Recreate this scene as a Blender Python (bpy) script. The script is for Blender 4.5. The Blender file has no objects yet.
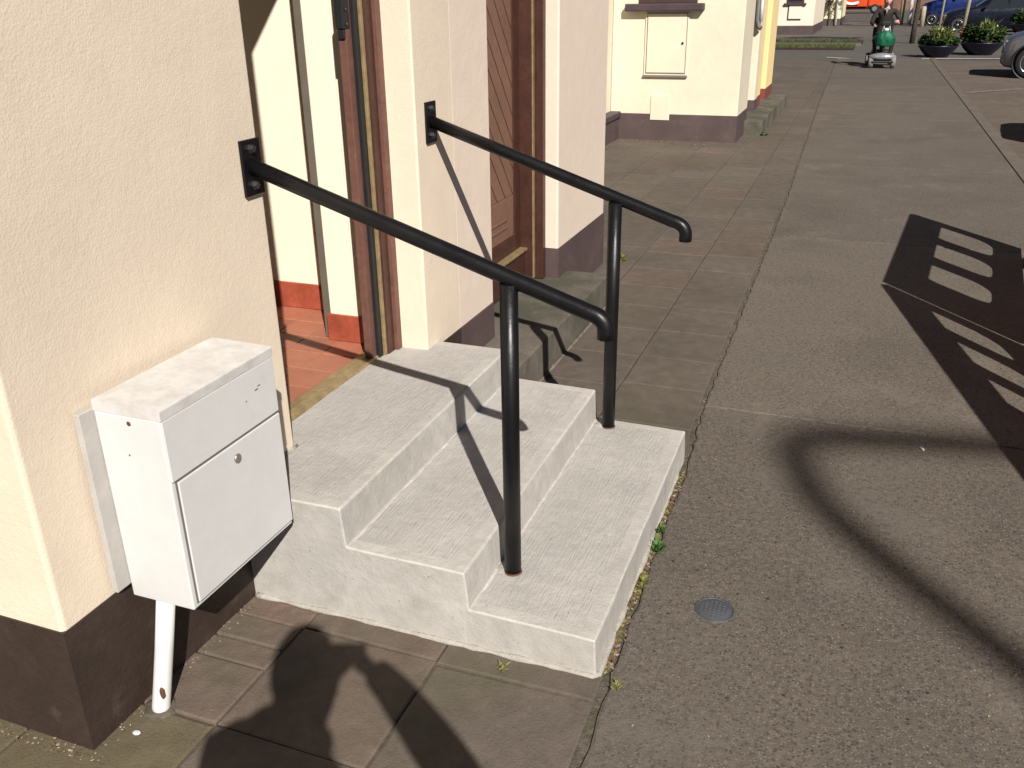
import bpy, bmesh, math, random
from mathutils import Vector, Matrix, noise as mnoise
rnd = random.Random(7)
PI = math.pi
scene = bpy.context.scene
COL = scene.collection

# ------------------------------------------------------------------ tagging / linking
def tag(o, label=None, cat=None, group=None, kind=None):
    if label: o['label'] = label
    if cat: o['category'] = cat
    if group: o['group'] = group
    if kind: o['kind'] = kind
    return o
def empty(name, loc=(0, 0, 0), rz=0.0):
    o = bpy.data.objects.new(name, None); COL.objects.link(o)
    o.location = loc; o.rotation_euler = (0, 0, rz); o.empty_display_size = .1
    return o
def thing(name, label, cat, loc=(0, 0, 0), rz=0.0, group=None):
    return tag(empty(name, loc, rz), label, cat, group)
def copy_tree(o, parent=None):
    c = o.copy(); COL.objects.link(c)
    if parent: c.parent = parent
    for ch in list(o.children): copy_tree(ch, c)
    return c

# ------------------------------------------------------------------ mesh builder
class MB:
    def __init__(s): s.bm = bmesh.new()
    def face(s, pts, mi=0, smooth=False):
        f = s.bm.faces.new([s.bm.verts.new(p) for p in pts]); f.material_index = mi; f.smooth = smooth; return f
    def box(s, x0, x1, y0, y1, z0, z1, bev=0.0, mi=0, seg=2):
        vs = [s.bm.verts.new((x, y, z)) for x in (x0, x1) for y in (y0, y1) for z in (z0, z1)]
        fs = []
        for a in ((0, 1, 3, 2), (4, 6, 7, 5), (0, 4, 5, 1), (2, 3, 7, 6), (0, 2, 6, 4), (1, 5, 7, 3)):
            f = s.bm.faces.new([vs[i] for i in a]); f.material_index = mi; fs.append(f)
        if bev > 0:
            es = list({e for f in fs for e in f.edges})
            r = bmesh.ops.bevel(s.bm, geom=es, offset=bev, segments=seg, profile=.5, affect='EDGES')
            for f in r['faces']: f.material_index = mi
        return s
    def prism(s, poly, z0, z1, mi=0, axis='z', smooth=False, cap=True):
        def P(a, b, c):
            return (a, b, c) if axis == 'z' else ((c, a, b) if axis == 'x' else (a, c, b))
        A = [s.bm.verts.new(P(p[0], p[1], z0)) for p in poly]; B = [s.bm.verts.new(P(p[0], p[1], z1)) for p in poly]
        n = len(poly); fs = []
        for i in range(n):
            f = s.bm.faces.new([A[i], A[(i + 1) % n], B[(i + 1) % n], B[i]]); f.smooth = smooth; fs.append(f)
        if cap:
            fs.append(s.bm.faces.new(A[::-1])); fs.append(s.bm.faces.new(B))
        for f in fs: f.material_index = mi
        return s
    def tube(s, path, r, seg=12, mi=0, cap=True, radii=None):
        path = [Vector(p) for p in path]; rings = []; n = len(path)
        t0 = (path[1] - path[0]).normalized()
        up = Vector((0, 0, 1)) if abs(t0.z) < .9 else Vector((1, 0, 0))
        side = t0.cross(up).normalized()
        for i, p in enumerate(path):
            t = ((path[min(i + 1, n - 1)] - p).normalized() + (p - path[max(i - 1, 0)]).normalized())
            t = t.normalized() if t.length > 1e-6 else t0
            side = (side - t * side.dot(t)).normalized(); b = t.cross(side)
            rr = radii[i] if radii else r
            rings.append([s.bm.verts.new(p + (side * math.cos(2 * PI * k / seg) + b * math.sin(2 * PI * k / seg)) * rr) for k in range(seg)])
        for a, b in zip(rings[:-1], rings[1:]):
            for k in range(seg):
                f = s.bm.faces.new([a[k], a[(k + 1) % seg], b[(k + 1) % seg], b[k]]); f.smooth = True; f.material_index = mi
        if cap:
            f = s.bm.faces.new(rings[0][::-1]); f.material_index = mi
            f = s.bm.faces.new(rings[-1]); f.material_index = mi
        return s
    def lathe(s, prof, c=(0, 0, 0), seg=24, mi=0, axis='z', smooth=True):
        c = Vector(c); rings = []
        for r, h in prof:
            ring = []
            for k in range(seg):
                a = 2 * PI * k / seg; x, y = r * math.cos(a), r * math.sin(a)
                v = (x, y, h) if axis == 'z' else ((h, x, y) if axis == 'x' else (x, h, y))
                ring.append(s.bm.verts.new(c + Vector(v)))
            rings.append(ring)
        for a, b in zip(rings[:-1], rings[1:]):
            for k in range(seg):
                f = s.bm.faces.new([a[k], a[(k + 1) % seg], b[(k + 1) % seg], b[k]]); f.smooth = smooth; f.material_index = mi
        for ring in (rings[0][::-1], rings[-1]):
            f = s.bm.faces.new(ring); f.material_index = mi
        return s
    def ell(s, c, r, mi=0, sub=2):
        m = Matrix.Translation(c) @ Matrix.Diagonal((*r, 1))
        g = bmesh.ops.create_icosphere(s.bm, subdivisions=sub, radius=1, matrix=m)
        for v in g['verts']:
            for f in v.link_faces: f.smooth = True; f.material_index = mi
        return g['verts']
    def build(s, name, mats, parent=None, loc=None):
        bmesh.ops.recalc_face_normals(s.bm, faces=s.bm.faces)
        me = bpy.data.meshes.new(name); s.bm.to_mesh(me); s.bm.free()
        for m in (mats if isinstance(mats, (list, tuple)) else [mats]): me.materials.append(m)
        o = bpy.data.objects.new(name, me); COL.objects.link(o)
        if parent: o.parent = parent
        if loc: o.location = loc
        return o
def arc(cx, cy, r, a0, a1, n=4):
    return [(cx + r * math.cos(a0 + (a1 - a0) * i / n), cy + r * math.sin(a0 + (a1 - a0) * i / n)) for i in range(n + 1)]

# ------------------------------------------------------------------ materials
MATS = {}
def pale_edges(m, col, amt=.7):  # mixes a paler colour into convex edges, broken up by noise
    nt = m.node_tree; N, L = nt.nodes, nt.links; b = N['Principled BSDF']; src = b.inputs['Base Color'].links[0].from_socket
    g = N.new('ShaderNodeNewGeometry'); r = N.new('ShaderNodeMapRange'); L.new(g.outputs['Pointiness'], r.inputs[0]); r.inputs[1].default_value = .515; r.inputs[2].default_value = .60
    n = N.new('ShaderNodeTexNoise'); n.inputs['Scale'].default_value = 28; tc = N.new('ShaderNodeTexCoord'); L.new(tc.outputs['Object'], n.inputs['Vector'])
    r2 = N.new('ShaderNodeMapRange'); L.new(n.outputs[0], r2.inputs[0]); r2.inputs[1].default_value = .35; r2.inputs[2].default_value = .6; r2.inputs[4].default_value = amt
    mu = N.new('ShaderNodeMath'); mu.operation = 'MULTIPLY'; L.new(r.outputs[0], mu.inputs[0]); L.new(r2.outputs[0], mu.inputs[1])
    x = N.new('ShaderNodeMix'); x.data_type = 'RGBA'; L.new(mu.outputs[0], x.inputs[0]); L.new(src, x.inputs[6]); x.inputs[7].default_value = (*col, 1); L.new(x.outputs[2], b.inputs['Base Color'])
def M(name, col, rough=.8, var=.12, vs=2.0, mid=0.0, ms=14.0, bump=0.0, bs=120.0, bstretch=None, bump2=0.0, bs2=25.0,
      speck=None, spec=.35, metal=0.0, stain=None, attr=False, coat=0.0, alpha=None, trans=0.0):
    m = bpy.data.materials.new(name); m.use_nodes = True; MATS[name] = m
    nt = m.node_tree; N = nt.nodes; L = nt.links
    b = N['Principled BSDF']
    b.inputs['Roughness'].default_value = rough; b.inputs['Metallic'].default_value = metal
    b.inputs['Specular IOR Level'].default_value = spec
    if coat: b.inputs['Coat Weight'].default_value = coat
    if trans: b.inputs['Transmission Weight'].default_value = trans
    tc = N.new('ShaderNodeTexCoord')
    def nz(scale, detail=5, rough=.6, vec=None):
        n = N.new('ShaderNodeTexNoise'); n.inputs['Scale'].default_value = scale
        n.inputs['Detail'].default_value = detail; n.inputs['Roughness'].default_value = rough
        L.new(vec or tc.outputs['Object'], n.inputs['Vector']); return n
    def mr(src, a, bb, c, d):
        r = N.new('ShaderNodeMapRange'); L.new(src, r.inputs[0])
        for i, v in enumerate((a, bb, c, d)): r.inputs[i + 1].default_value = v
        return r.outputs[0]
    def mixc(fac, A, B, bt='MIX'):
        x = N.new('ShaderNodeMix'); x.data_type = 'RGBA'; x.blend_type = bt
        for sock, v in ((x.inputs[0], fac), (x.inputs[6], A), (x.inputs[7], B)):
            if hasattr(v, 'is_linked'): L.new(v, sock)
            else: sock.default_value = v if not isinstance(v, tuple) else (*v[:3], 1)
        return x.outputs[2]
    cur = (*col, 1)
    if attr:
        a = N.new('ShaderNodeAttribute'); a.attribute_name = 'tone'
        cur = mixc(1.0, cur, a.outputs['Color'], 'MULTIPLY')
    def mult(cur, sc):
        g = N.new('ShaderNodeCombineColor')
        for i in range(3): L.new(sc, g.inputs[i])
        return mixc(1.0, cur, g.outputs[0], 'MULTIPLY')
    if var: cur = mult(cur, mr(nz(vs).outputs[0], .3, .7, 1 - var, 1 + var))
    if mid: cur = mult(cur, mr(nz(ms, 4).outputs[0], .3, .7, 1 - mid, 1 + mid))
    if speck:
        for (sc, th, c2, amt) in speck:
            v = N.new('ShaderNodeTexVoronoi'); v.inputs['Scale'].default_value = sc
            L.new(tc.outputs['Object'], v.inputs['Vector'])
            wn = N.new('ShaderNodeSeparateColor'); L.new(v.outputs['Color'], wn.inputs[0])
            # random size per cell
            t = N.new('ShaderNodeMath'); t.operation = 'MULTIPLY'; L.new(wn.outputs[0], t.inputs[0]); t.inputs[1].default_value = th
            lt = N.new('ShaderNodeMath'); lt.operation = 'LESS_THAN'; L.new(v.outputs['Distance'], lt.inputs[0]); L.new(t.outputs[0], lt.inputs[1])
            am = N.new('ShaderNodeMath'); am.operation = 'MULTIPLY'; L.new(lt.outputs[0], am.inputs[0]); am.inputs[1].default_value = amt
            cur = mixc(am.outputs[0], cur, c2)
    if stain:
        for (sc, lo, hi, c2, amt) in stain:
            n = nz(sc, 6, .65)
            cur = mixc(mr(n.outputs[0], lo, hi, 0, amt), cur, c2)
    if isinstance(cur, tuple): b.inputs['Base Color'].default_value = cur
    else: L.new(cur, b.inputs['Base Color'])
    rn = nz(9, 3); L.new(mr(rn.outputs[0], .3, .7, max(.03, rough - .06), min(1, rough + .06)), b.inputs['Roughness'])
    last = None
    if bump:
        vec = None
        if bstretch:
            mp = N.new('ShaderNodeMapping'); mp.inputs['Scale'].default_value = bstretch
            L.new(tc.outputs['Object'], mp.inputs[0]); vec = mp.outputs[0]
        n = nz(bs, 3, .55, vec); bn = N.new('ShaderNodeBump'); bn.inputs['Strength'].default_value = 1.0
        bn.inputs['Distance'].default_value = bump; L.new(n.outputs[0], bn.inputs['Height']); last = bn
    if bump2:
        n = nz(bs2, 4, .55); bn = N.new('ShaderNodeBump'); bn.inputs['Distance'].default_value = bump2
        L.new(n.outputs[0], bn.inputs['Height'])
        if last: L.new(last.outputs[0], bn.inputs['Normal'])
        last = bn
    if last: L.new(last.outputs[0], b.inputs['Normal'])
    return m

cream = M("cream_render", (.715, .605, .47), .85, .05, 1.2, .025, 9, bump=.0009, bs=170, bump2=.0009, bs2=50,
          stain=[(3, .58, .75, (.62, .505, .385), .3)])
pinkc = M('pink_cream_render', (.705, .59, .485), .85, .03, 1.5, .02, 9, bump=.0008, bs=110, bump2=.0018, bs2=14,
          stain=[(4, .5, .72, (.71, .60, .46), .6)])
cream2 = M('pale_cream_render', (.69, .62, .475), .85, .06, 1.2, .02, 8, bump=.0015, bs=110, bump2=.003, bs2=14,
           stain=[(2, .6, .8, (.72, .64, .5), .4)])
yellowr = M('yellow_render', (.86, .66, .32), .85, .03, 1.2, bump=.002, bs=100)
farpink = M('far_pink_render', (.80, .68, .55), .85, .04, .8)
faryel = M('far_yellow_render', (.82, .76, .50), .85, .05, .8)
plinthm = M('brown_plinth_paint', (.040, .026, .020), .6, .18, 4, .12, 30, bump=.002, bs=80, bump2=.002, bs2=16,
            stain=[(9, .6, .75, (.12, .085, .065), .4)])
plinth2 = M('purple_brown_plinth_paint', (.085, .058, .055), .7, .15, 4, bump=.002, bs=60, stain=[(7, .58, .75, (.16, .12, .1), .4)])
plinthr = M('red_brown_plinth_paint', (.19, .055, .04), .7, .15, 4)
STEP = (.435, .41, .37)
stepm = M('trowelled_concrete', STEP, .85, .09, 4, .07, 30, speck=[(70, .16, (.24, .22, .19), .75), (33, .09, (.17, .15, .13), .8), (50, .10, (.60, .58, .54), .6)], bump=.0015, bs=140, bump2=.003, bs2=22,
          stain=[(7, .56, .74, (.335, .31, .275), .5), (16, .64, .76, (.52, .495, .45), .6)])
broom = M('broomed_concrete', (.405, .382, .348), .9, .10, 3.5, .07, 26, speck=[(70, .16, (.24, .22, .19), .75), (33, .09, (.17, .15, .13), .8), (50, .10, (.60, .58, .54), .6)], bump=.0035, bs=26, bstretch=(7, .55, 1), bump2=.002, bs2=50,
          stain=[(5, .56, .74, (.33, .305, .27), .5), (14, .66, .76, (.50, .475, .43), .5)])
riserm = M('smooth_concrete_side', (.415, .393, .355), .85, .11, 5, .08, 22, speck=[(70, .16, (.24, .22, .19), .75), (33, .09, (.17, .15, .13), .8), (50, .10, (.60, .58, .54), .6)], bump=.001, bs=120, bump2=.004, bs2=14,
           stain=[(6, .55, .72, (.31, .288, .25), .55), (22, .67, .78, (.25, .22, .19), .6)])
for _m in (stepm, riserm): pale_edges(_m, (.60, .575, .53))
mortar = M('mortar', (.36, .335, .29), .95, .15, 20, bump=.004, bs=90)
bead2 = M('grey_bead', (.17, .145, .115), .95, .2, 20, bump=.004, bs=90)
oldstep = M('weathered_step', (.135, .116, .094), .9, .15, 5, .1, 24, bump=.002, bs=120,
            stain=[(2.2, .42, .58, (.062, .064, .040), .85), (18, .6, .75, (.3, .27, .22), .4)])
blackp = M('black_gloss_paint', (.006, .0056, .006), .38, .3, 14, bump=.0006, bs=60, spec=.3)
boltm = M('painted_bolt', (.03, .03, .032), .35, .2, 12, spec=.6)
whitep = M('white_box_paint', (.63, .62, .60), .45, .03, 6, .02, 30, spec=.4, bump=.0003, bs=30,
           stain=[(9, .60, .75, (.56, .53, .48), .5), (45, .70, .76, (.28, .22, .17), .6)])
whitetop = M('grimy_white_paint', (.60, .58, .55), .5, .05, 10, spec=.4,
             stain=[(22, .42, .70, (.40, .37, .335), .55), (60, .64, .74, (.25, .22, .19), .6)])
gapm = M('dark_seam', (.16, .145, .13), .8, 0)
boardm = M('grey_backing_board', (.44, .42, .385), .8, .1, 9, bump=.001, bs=60)
pipem = M('white_pipe_paint', (.70, .685, .65), .45, .04, 9, spec=.4, stain=[(14, .66, .72, (.25, .12, .06), .8)])
rustm = M('rust', (.10, .05, .028), .9, .3, 40)
lockm = M('dull_steel', (.42, .38, .32), .4, .1, 30, metal=.8)
blackpl = M('black_plastic', (.015, .015, .016), .5, .15, 20)
frameb = M('dark_red_wood_stain', (.058, .023, .016), .45, .22, 10, .15, 50, bump=.0008, bs=30, bstretch=(4, 4, .4), spec=.4)
framel = M('worn_brown_wood', (.14, .065, .048), .55, .2, 10, .15, 50, bump=.0008, bs=30, bstretch=(4, 4, .4), spec=.4)
doorw = M('brown_door_boards', (.19, .10, .066), .5, .12, 5, .1, 30, bump=.0006, bs=40, spec=.4)
goldm = M('brass_strip', (.32, .235, .12), .45, .2, 20, .15, 60, metal=.35, spec=.5, bump=.0008, bs=60)
tilem = M('red_quarry_tile', (.36, .135, .08), .5, .1, 6, .06, 40, spec=.4, attr=True)
skirtm = M('red_skirting_tile', (.33, .075, .042), .35, .2, 9, .12, 50, spec=.5)
groutm = M('tile_grout', (.22, .13, .09), .9, .1, 10)
hallw = M('hall_paint', (.83, .76, .60), .7, .02, 3)
ceilm = M('ceiling_paint', (.75, .72, .66), .8, .02, 3)
slatem = M('roof_slate', (.07, .072, .08), .6, .2, 6, bump=.004, bs=8)
fasc = M('dark_fascia_paint', (.06, .035, .03), .5, .1, 6)
glassm = M('dark_window_glass', (.02, .025, .03), .06, 0, spec=.6)
sillm = M('purple_brown_sill', (.06, .042, .048), .6, .15, 10)
conc = M('pavement_concrete', (.120, .100, .079), .9, .20, 1.3, .26, 55, bump=.002, bs=170, bump2=.003, bs2=40, attr=True,
         speck=[(95, .50, (.055, .048, .042), .8), (130, .42, (.20, .18, .15), .7), (11, .045, (.028, .026, .025), .9), (24, .13, (.025, .023, .022), .95), (40, .11, (.30, .27, .24), .7)],
         stain=[(1.3, .5, .7, (.088, .077, .064), .6), (2.6, .56, .72, (.175, .15, .122), .55)])
pav = M('paving_slab', (.106, .085, .068), .88, .20, 1.1, .16, 14, bump=.0018, bs=150, bump2=.003, bs2=30, attr=True,
        speck=[(160, .4, (.085, .066, .054), .6), (210, .3, (.17, .14, .115), .5)],
        stain=[(2.0, .52, .68, (.085, .078, .046), .6), (9, .62, .76, (.19, .155, .128), .5)])
jointm = M('joint_dirt', (.10, .083, .064), .95, .25, 20, .3, 70, bump=.006, bs=60, stain=[(8, .52, .66, (.05, .055, .022), .7), (30, .6, .7, (.15, .12, .09), .6)])
asph = M('asphalt', (.095, .084, .073), .9, .15, .5, .1, 6, bump=.002, bs=100, speck=[(60, .4, (.11, .1, .09), .6)])
park = M('parking_brick', (.12, .094, .073), .9, .18, 1.2, .15, 9, bump=.003, bs=60, stain=[(1.5, .5, .7, (.13, .105, .085), .6)])
kerbm = M('kerb_stone', (.125, .105, .086), .9, .12, 2, .1, 20, bump=.002, bs=80)
linem = M('worn_white_line', (.50, .475, .43), .8, .08, 4, stain=[(12, .52, .66, (.12, .1, .085), .9)])
kerbl = M('worn_bay_line', (.20, .175, .145), .9, .15, 4, stain=[(9, .45, .6, (.12, .098, .078), .9)])
grassm = M('grass', (.075, .09, .028), .9, .25, 3, .2, 20)
cover = M('blue_grey_iron', (.085, .09, .10), .55, .12, 20, bump=.001, bs=150, metal=.2, stain=[(40, .55, .7, (.12, .105, .09), .6)])
leafg = M('weed_leaf', (.055, .12, .025), .6, .3, 30)
leafy = M('yellow_weed_leaf', (.17, .17, .04), .7, .3, 30)
litterm = M('dead_leaf', (.13, .078, .05), .85, .45, 60)
litter2 = M('pale_debris', (.30, .25, .19), .85, .3, 60)
skinm = M('skin', (.62, .33, .26), .55, .06, 20, spec=.4)
hairm = M('grey_hair', (.22, .19, .17), .8, .2, 60)
hairb = M('dark_hair', (.03, .022, .016), .7, .2, 60)
jacket = M('brown_jacket', (.026, .019, .016), .8, .25, 12, bump=.004, bs=25)
trous = M('black_trousers', (.016, .015, .016), .85, .2, 10, bump=.004, bs=20)
shoem = M('black_shoe', (.012, .012, .012), .5, .1, 10)
shirtm = M('grey_shirt', (.3, .29, .29), .8, .1, 10)
coatm = M('navy_coat', (.02, .023, .03), .85, .2, 10, bump=.004, bs=25)
jean = M('blue_denim', (.03, .045, .085), .85, .2, 20)
greenb = M('green_bag', (.003, .10, .048), .5, .25, 14, bump=.01, bs=18)
tyre = M('tyre_rubber', (.018, .018, .018), .85, .1, 20)
rimm = M('alloy_rim', (.55, .55, .56), .3, .05, 10, metal=.85)
greyt = M('grey_scooter_tyre', (.20, .19, .18), .8, .1, 20)
silverp = M('silver_paint', (.17, .175, .195), .3, .03, 4, metal=.55, coat=.6)
chrome = M('silver_cowl', (.62, .62, .64), .22, .03, 10, metal=.7)
carsil = silverp
carnavy = M('black_navy_car_paint', (.005, .006, .014), .3, .05, 3, coat=.3)
carblue = M('blue_car_paint', (.006, .018, .10), .3, .05, 3, coat=.4)
carmar = M('maroon_car_paint', (.05, .008, .012), .25, .05, 3, coat=1)
carorg = M('orange_red_paint', (.62, .075, .018), .4, .06, 2)
lampg = M('headlamp_glass', (.55, .57, .6), .12, .05, 20, spec=.7)
redl = M('red_lamp', (.4, .01, .01), .2, 0)
platem = M('number_plate', (.75, .75, .72), .4, .03, 20)
bowlm = M('navy_planter_glaze', (.010, .009, .028), .35, .15, 8, spec=.5)
soilm = M('soil', (.03, .022, .015), .95, .3, 20)
leafd = M('dark_green_leaf', (.022, .05, .012), .6, .3, 8)
leafm = M('mid_green_leaf', (.05, .10, .022), .6, .3, 8)
leafl = M('pale_yellow_green_leaf', (.17, .20, .055), .6, .3, 8)
flowp = M('pale_flower', (.6, .55, .42), .7, .2, 20)
terra = M('terracotta', (.42, .14, .06), .8, .12, 20)
postg = M('galvanised_post', (.42, .42, .41), .5, .08, 10, metal=.3)
postw = M('white_post_paint', (.72, .72, .70), .5, .05, 10)
postt = M('weathered_timber_stake', (.33, .28, .19), .85, .2, 6)
barkm = M('tree_bark', (.055, .043, .033), .95, .3, 10, bump=.02, bs=18)
twigm = M('twig_bud', (.09, .065, .045), .9, .3, 6)
vinem = M('bare_vine', (.12, .085, .06), .9, .2, 12)
brickw = M('red_brick_wall', (.20, .105, .075), .9, .2, 1.5, .15, 30)
barrm = M('orange_barrier_plastic', (.62, .13, .02), .45, .06, 5)
barrw = M('white_reflective_band', (.8, .8, .78), .35, .03, 9)
rubber = M('black_rubber_foot', (.02, .02, .02), .85, .1, 10)
phonem = M('black_phone', (.01, .01, .011), .25, 0)

# ------------------------------------------------------------------ ground, paving, pavement
def attr_tone(bm): return bm.loops.layers.float_color.new('tone')
def lerp_tab(tab, t):
    if t <= tab[0][0]: return tab[0][1]
    for (a, va), (b, vb) in zip(tab[:-1], tab[1:]):
        if t <= b: return va + (vb - va) * (t - a) / (b - a)
    return tab[-1][1]
JT = [(-40, 1.2), (-4, 1.10), (-.245, 1.079), (0, 1.070), (1.257, 1.045), (1.65, 1.018), (6.15, .968), (14, .80), (26.8, .60), (27, .60)]
def jx(y): return lerp_tab(JT, y)

g = MB(); g.face([(-300, -300, -.024), (300, -300, -.024), (300, 400, -.024), (-300, 400, -.024)])
tag(g.build('ground', asph), kind='structure')
g = MB(); g.face([(-1.6, -9, -.009), (3.0, -9, -.009), (3.0, 25.4, -.009), (-1.6, 25.4, -.009)])
tag(g.build('joint_bed', jointm), kind='structure')

def slab(bm, lay, poly, z, tone, tilt=(0, 0), b=.004, thick=.03, jit=0.0):
    """paving unit with a chamfered arris; poly counter-clockwise"""
    n = len(poly); cx = sum(p[0] for p in poly) / n; cy = sum(p[1] for p in poly) / n
    def Z(x, y): return z + tilt[0] * (x - cx) + tilt[1] * (y - cy)
    out = [Vector((p[0], p[1])) for p in poly]
    inn = []
    for i in range(n):
        p, a, c = out[i], out[i - 1], out[(i + 1) % n]
        d1 = (p - a).normalized(); d2 = (c - p).normalized()
        n1 = Vector((-d1.y, d1.x)); n2 = Vector((-d2.y, d2.x)); m = (n1 + n2)
        m = m / max(.3, m.length_squared) * 2 if m.length > 1e-4 else n1
        bb = b * (1 + jit * rnd.uniform(-.8, 2.0))
        inn.append(p + m * bb)
    V = lambda p, dz: bm.verts.new((p[0], p[1], Z(p[0], p[1]) + dz))
    T = [V(p, 0) for p in inn]; E = [V(p, -.003) for p in out]; D = [V(p, -thick) for p in out]
    fs = [bm.faces.new(T)]
    for i in range(n):
        j = (i + 1) % n
        fs.append(bm.faces.new([E[i], E[j], T[j], T[i]])); fs.append(bm.faces.new([D[i], D[j], E[j], E[i]]))
    for f in fs:
        for l in f.loops: l[lay] = (*tone, 1)
def dens(a, b, step):
    n = max(1, int(abs(b - a) / step)); return [a + (b - a) * i / n for i in range(n)]

bm = bmesh.new(); lay = attr_tone(bm)
cols = [-1.6, -1.0, -.60, -.20, .22, .628, None]
for ci in range(6):
    a, bq = cols[ci], cols[ci + 1]
    if ci == 5: rows = [-.09 - .397 * q for q in range(22, 0, -1)] + [-.09 + .397 * q for q in range(6)] + [2.25, 2.625, 3.02, 3.41] + [3.81 + .383 * q for q in range(57)]
    elif ci == 4: rows = [-.082 - .385 * q for q in range(22, 0, -1)] + [-.082 + .385 * q for q in range(66)]
    elif ci == 3: rows = [-8.4 + .9 * q for q in range(9)] + [-.47, -.265, -.185, -.085] + [.02 + .385 * q for q in range(66)]
    else:
        y_ = -9 + [.0, .2, .05][ci]; rows = [y_ + .3785 * q for q in range(91)]
    for y0, y1 in zip(rows[:-1], rows[1:]):
        if y0 > 25.2 or y1 - y0 < .03: continue
        x0 = a; x1a = (jx(y0) - .014) if bq is None else bq; x1b = (jx(y1) - .014) if bq is None else bq
        drift = -.03 * max(0, (y0 - 6)) / 10
        gx = .0024
        j = lambda s: rnd.uniform(-s, s)
        t = rnd.uniform(.95, 1.06); red = rnd.random()
        tone = (t, t, t)
        if red < .06: tone = (t * 1.10, t * 1.02, t * .99)
        elif red < .2: tone = (t * .98, t * 1.0, t * .95)
        if -.48 < y0 < .0 and ci == 3: tone = (1.30, 1.12, 1.06) if rnd.random() < .5 else (1.16, 1.08, 1.05)
        if y0 < -.47 and ci <= 3: tone = (.98, 1.0, .74)
        if ci == 4 and -.5 < y0 < .2: tone = (1.1, 1.04, 1.0)
        xs0, xs1 = x0 + gx + drift + j(.002), x1a - gx + (0 if bq is None else drift) + j(.002)
        poly = [(xs0, y0 + gx + j(.002)), (xs1, y0 + gx + j(.002)), (x1b - gx + (0 if bq is None else drift) + j(.002), y1 - gx + j(.002)), (x0 + gx + drift + j(.002), y1 - gx + j(.002))]
        slab(bm, lay, poly, j(.0018) - .001, tone, (j(.004), j(.004)), b=.004, jit=.6)
me = bpy.data.meshes.new('paving'); bm.to_mesh(me); bm.free(); me.materials.append(pav)
o = bpy.data.objects.new('paving', me); COL.objects.link(o); tag(o, kind='structure')

bm = bmesh.new(); lay = attr_tone(bm)
ys = [-9, -4.4, -1.3, 1.752, 4.86, 8.0, 11.1, 14.2, 17.3, 20.4, 23.4, 25.36]
for a, b in zip(ys[:-1], ys[1:]):
    left = [(jx(t) + .008 + rnd.uniform(-.006, .006), t) for t in dens(a + .004, b - .004, .05)] + [(jx(b) + .008, b - .004)]
    far = [(x, b - .004 + rnd.uniform(-.004, .003)) for x in dens(jx(b) + .03, 2.93, .06)][1:] + [(2.93, b - .004)]
    near = [(x, a + .004 + rnd.uniform(-.003, .005)) for x in dens(2.93, jx(a) + .03, .06)]
    poly = near + left + far
    t = rnd.uniform(.93, 1.05)
    if abs(a - 1.752) < .01: t = 1.08
    slab(bm, lay, poly[::-1], 0.0, (t, t * .99, t * .98), b=.005, jit=.8)
me = bpy.data.meshes.new('pavement'); bm.to_mesh(me); bm.free(); me.materials.append(conc)
o = bpy.data.objects.new('pavement', me); COL.objects.link(o); tag(o, kind='structure')
g = MB()
yy = -9.0
while yy < 25.3:
    g.box(2.945, 3.075, yy, yy + .909, -.1, .001, .004); yy += .914
tag(g.build('kerb', kerbm), kind='structure')
g = MB(); g.face([(3.085, -9, -.014), (12, -9, -.014), (12, 24.6, -.014), (3.085, 24.6, -.014)])
tag(g.build('parking_area', park), kind='structure')
g = MB(); g.face([(12.0, -200, -.016), (20, -200, -.016), (20, 300, -.016), (12, 300, -.016)])
tag(g.build('road', asph), kind='structure')
for nm, mt, quads in (('bay_line', kerbl, ([(3.10, 16.15), (5.8, 18.6), (5.8, 18.78), (3.10, 16.38)], [(3.1, 20.5), (3.6, 20.55), (3.6, 20.75), (3.1, 20.72)], [(3.6, 22.4), (4.6, 22.5), (4.6, 22.6), (3.6, 22.5)])),
                      ('white_line', linem, ([(2.75, 25.55), (5.6, 25.8), (5.6, 26.02), (2.75, 25.8)], [(.33, 25.75), (.95, 25.3), (.97, 25.5), (.36, 25.95)]))):
    g = MB()
    for p in quads: g.face([(x, y, -.008) for x, y in p])
    tag(g.build(nm, mt), kind='structure')
# verge across the side street
g = MB()
for (a, b) in ((29.8, 32.0), (33.9, 35.6)): g.box(-6, .95 if a < 31 else 1.15, a, b, -.1, .04, .02)
tag(g.build('verge_bed', soilm), kind='structure')
bm = bmesh.new()
for k in range(5200):
    a = rnd.random() < .55
    x = rnd.uniform(-3.2, .95); y = rnd.uniform(29.8, 32.0) if a else rnd.uniform(33.9, 35.6)
    h = rnd.uniform(.04, .10); th = rnd.uniform(0, PI); w = .012
    dx, dy = math.cos(th) * w, math.sin(th) * w
    bm.faces.new([bm.verts.new((x - dx, y - dy, .03)), bm.verts.new((x + dx, y + dy, .03)), bm.verts.new((x + rnd.uniform(-.04, .04), y + rnd.uniform(-.04, .04), .03 + h))])
me = bpy.data.meshes.new('grass'); bm.to_mesh(me); bm.free(); me.materials.append(grassm)
o = bpy.data.objects.new('grass', me); COL.objects.link(o); tag(o, 'strips of short green grass on the verge across the street', 'grass', kind='stuff')
g = MB(); g.box(-6, 1.1, 32.3, 33.6, -.1, .03, .02)
tag(g.build('path', kerbm), kind='structure')

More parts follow.
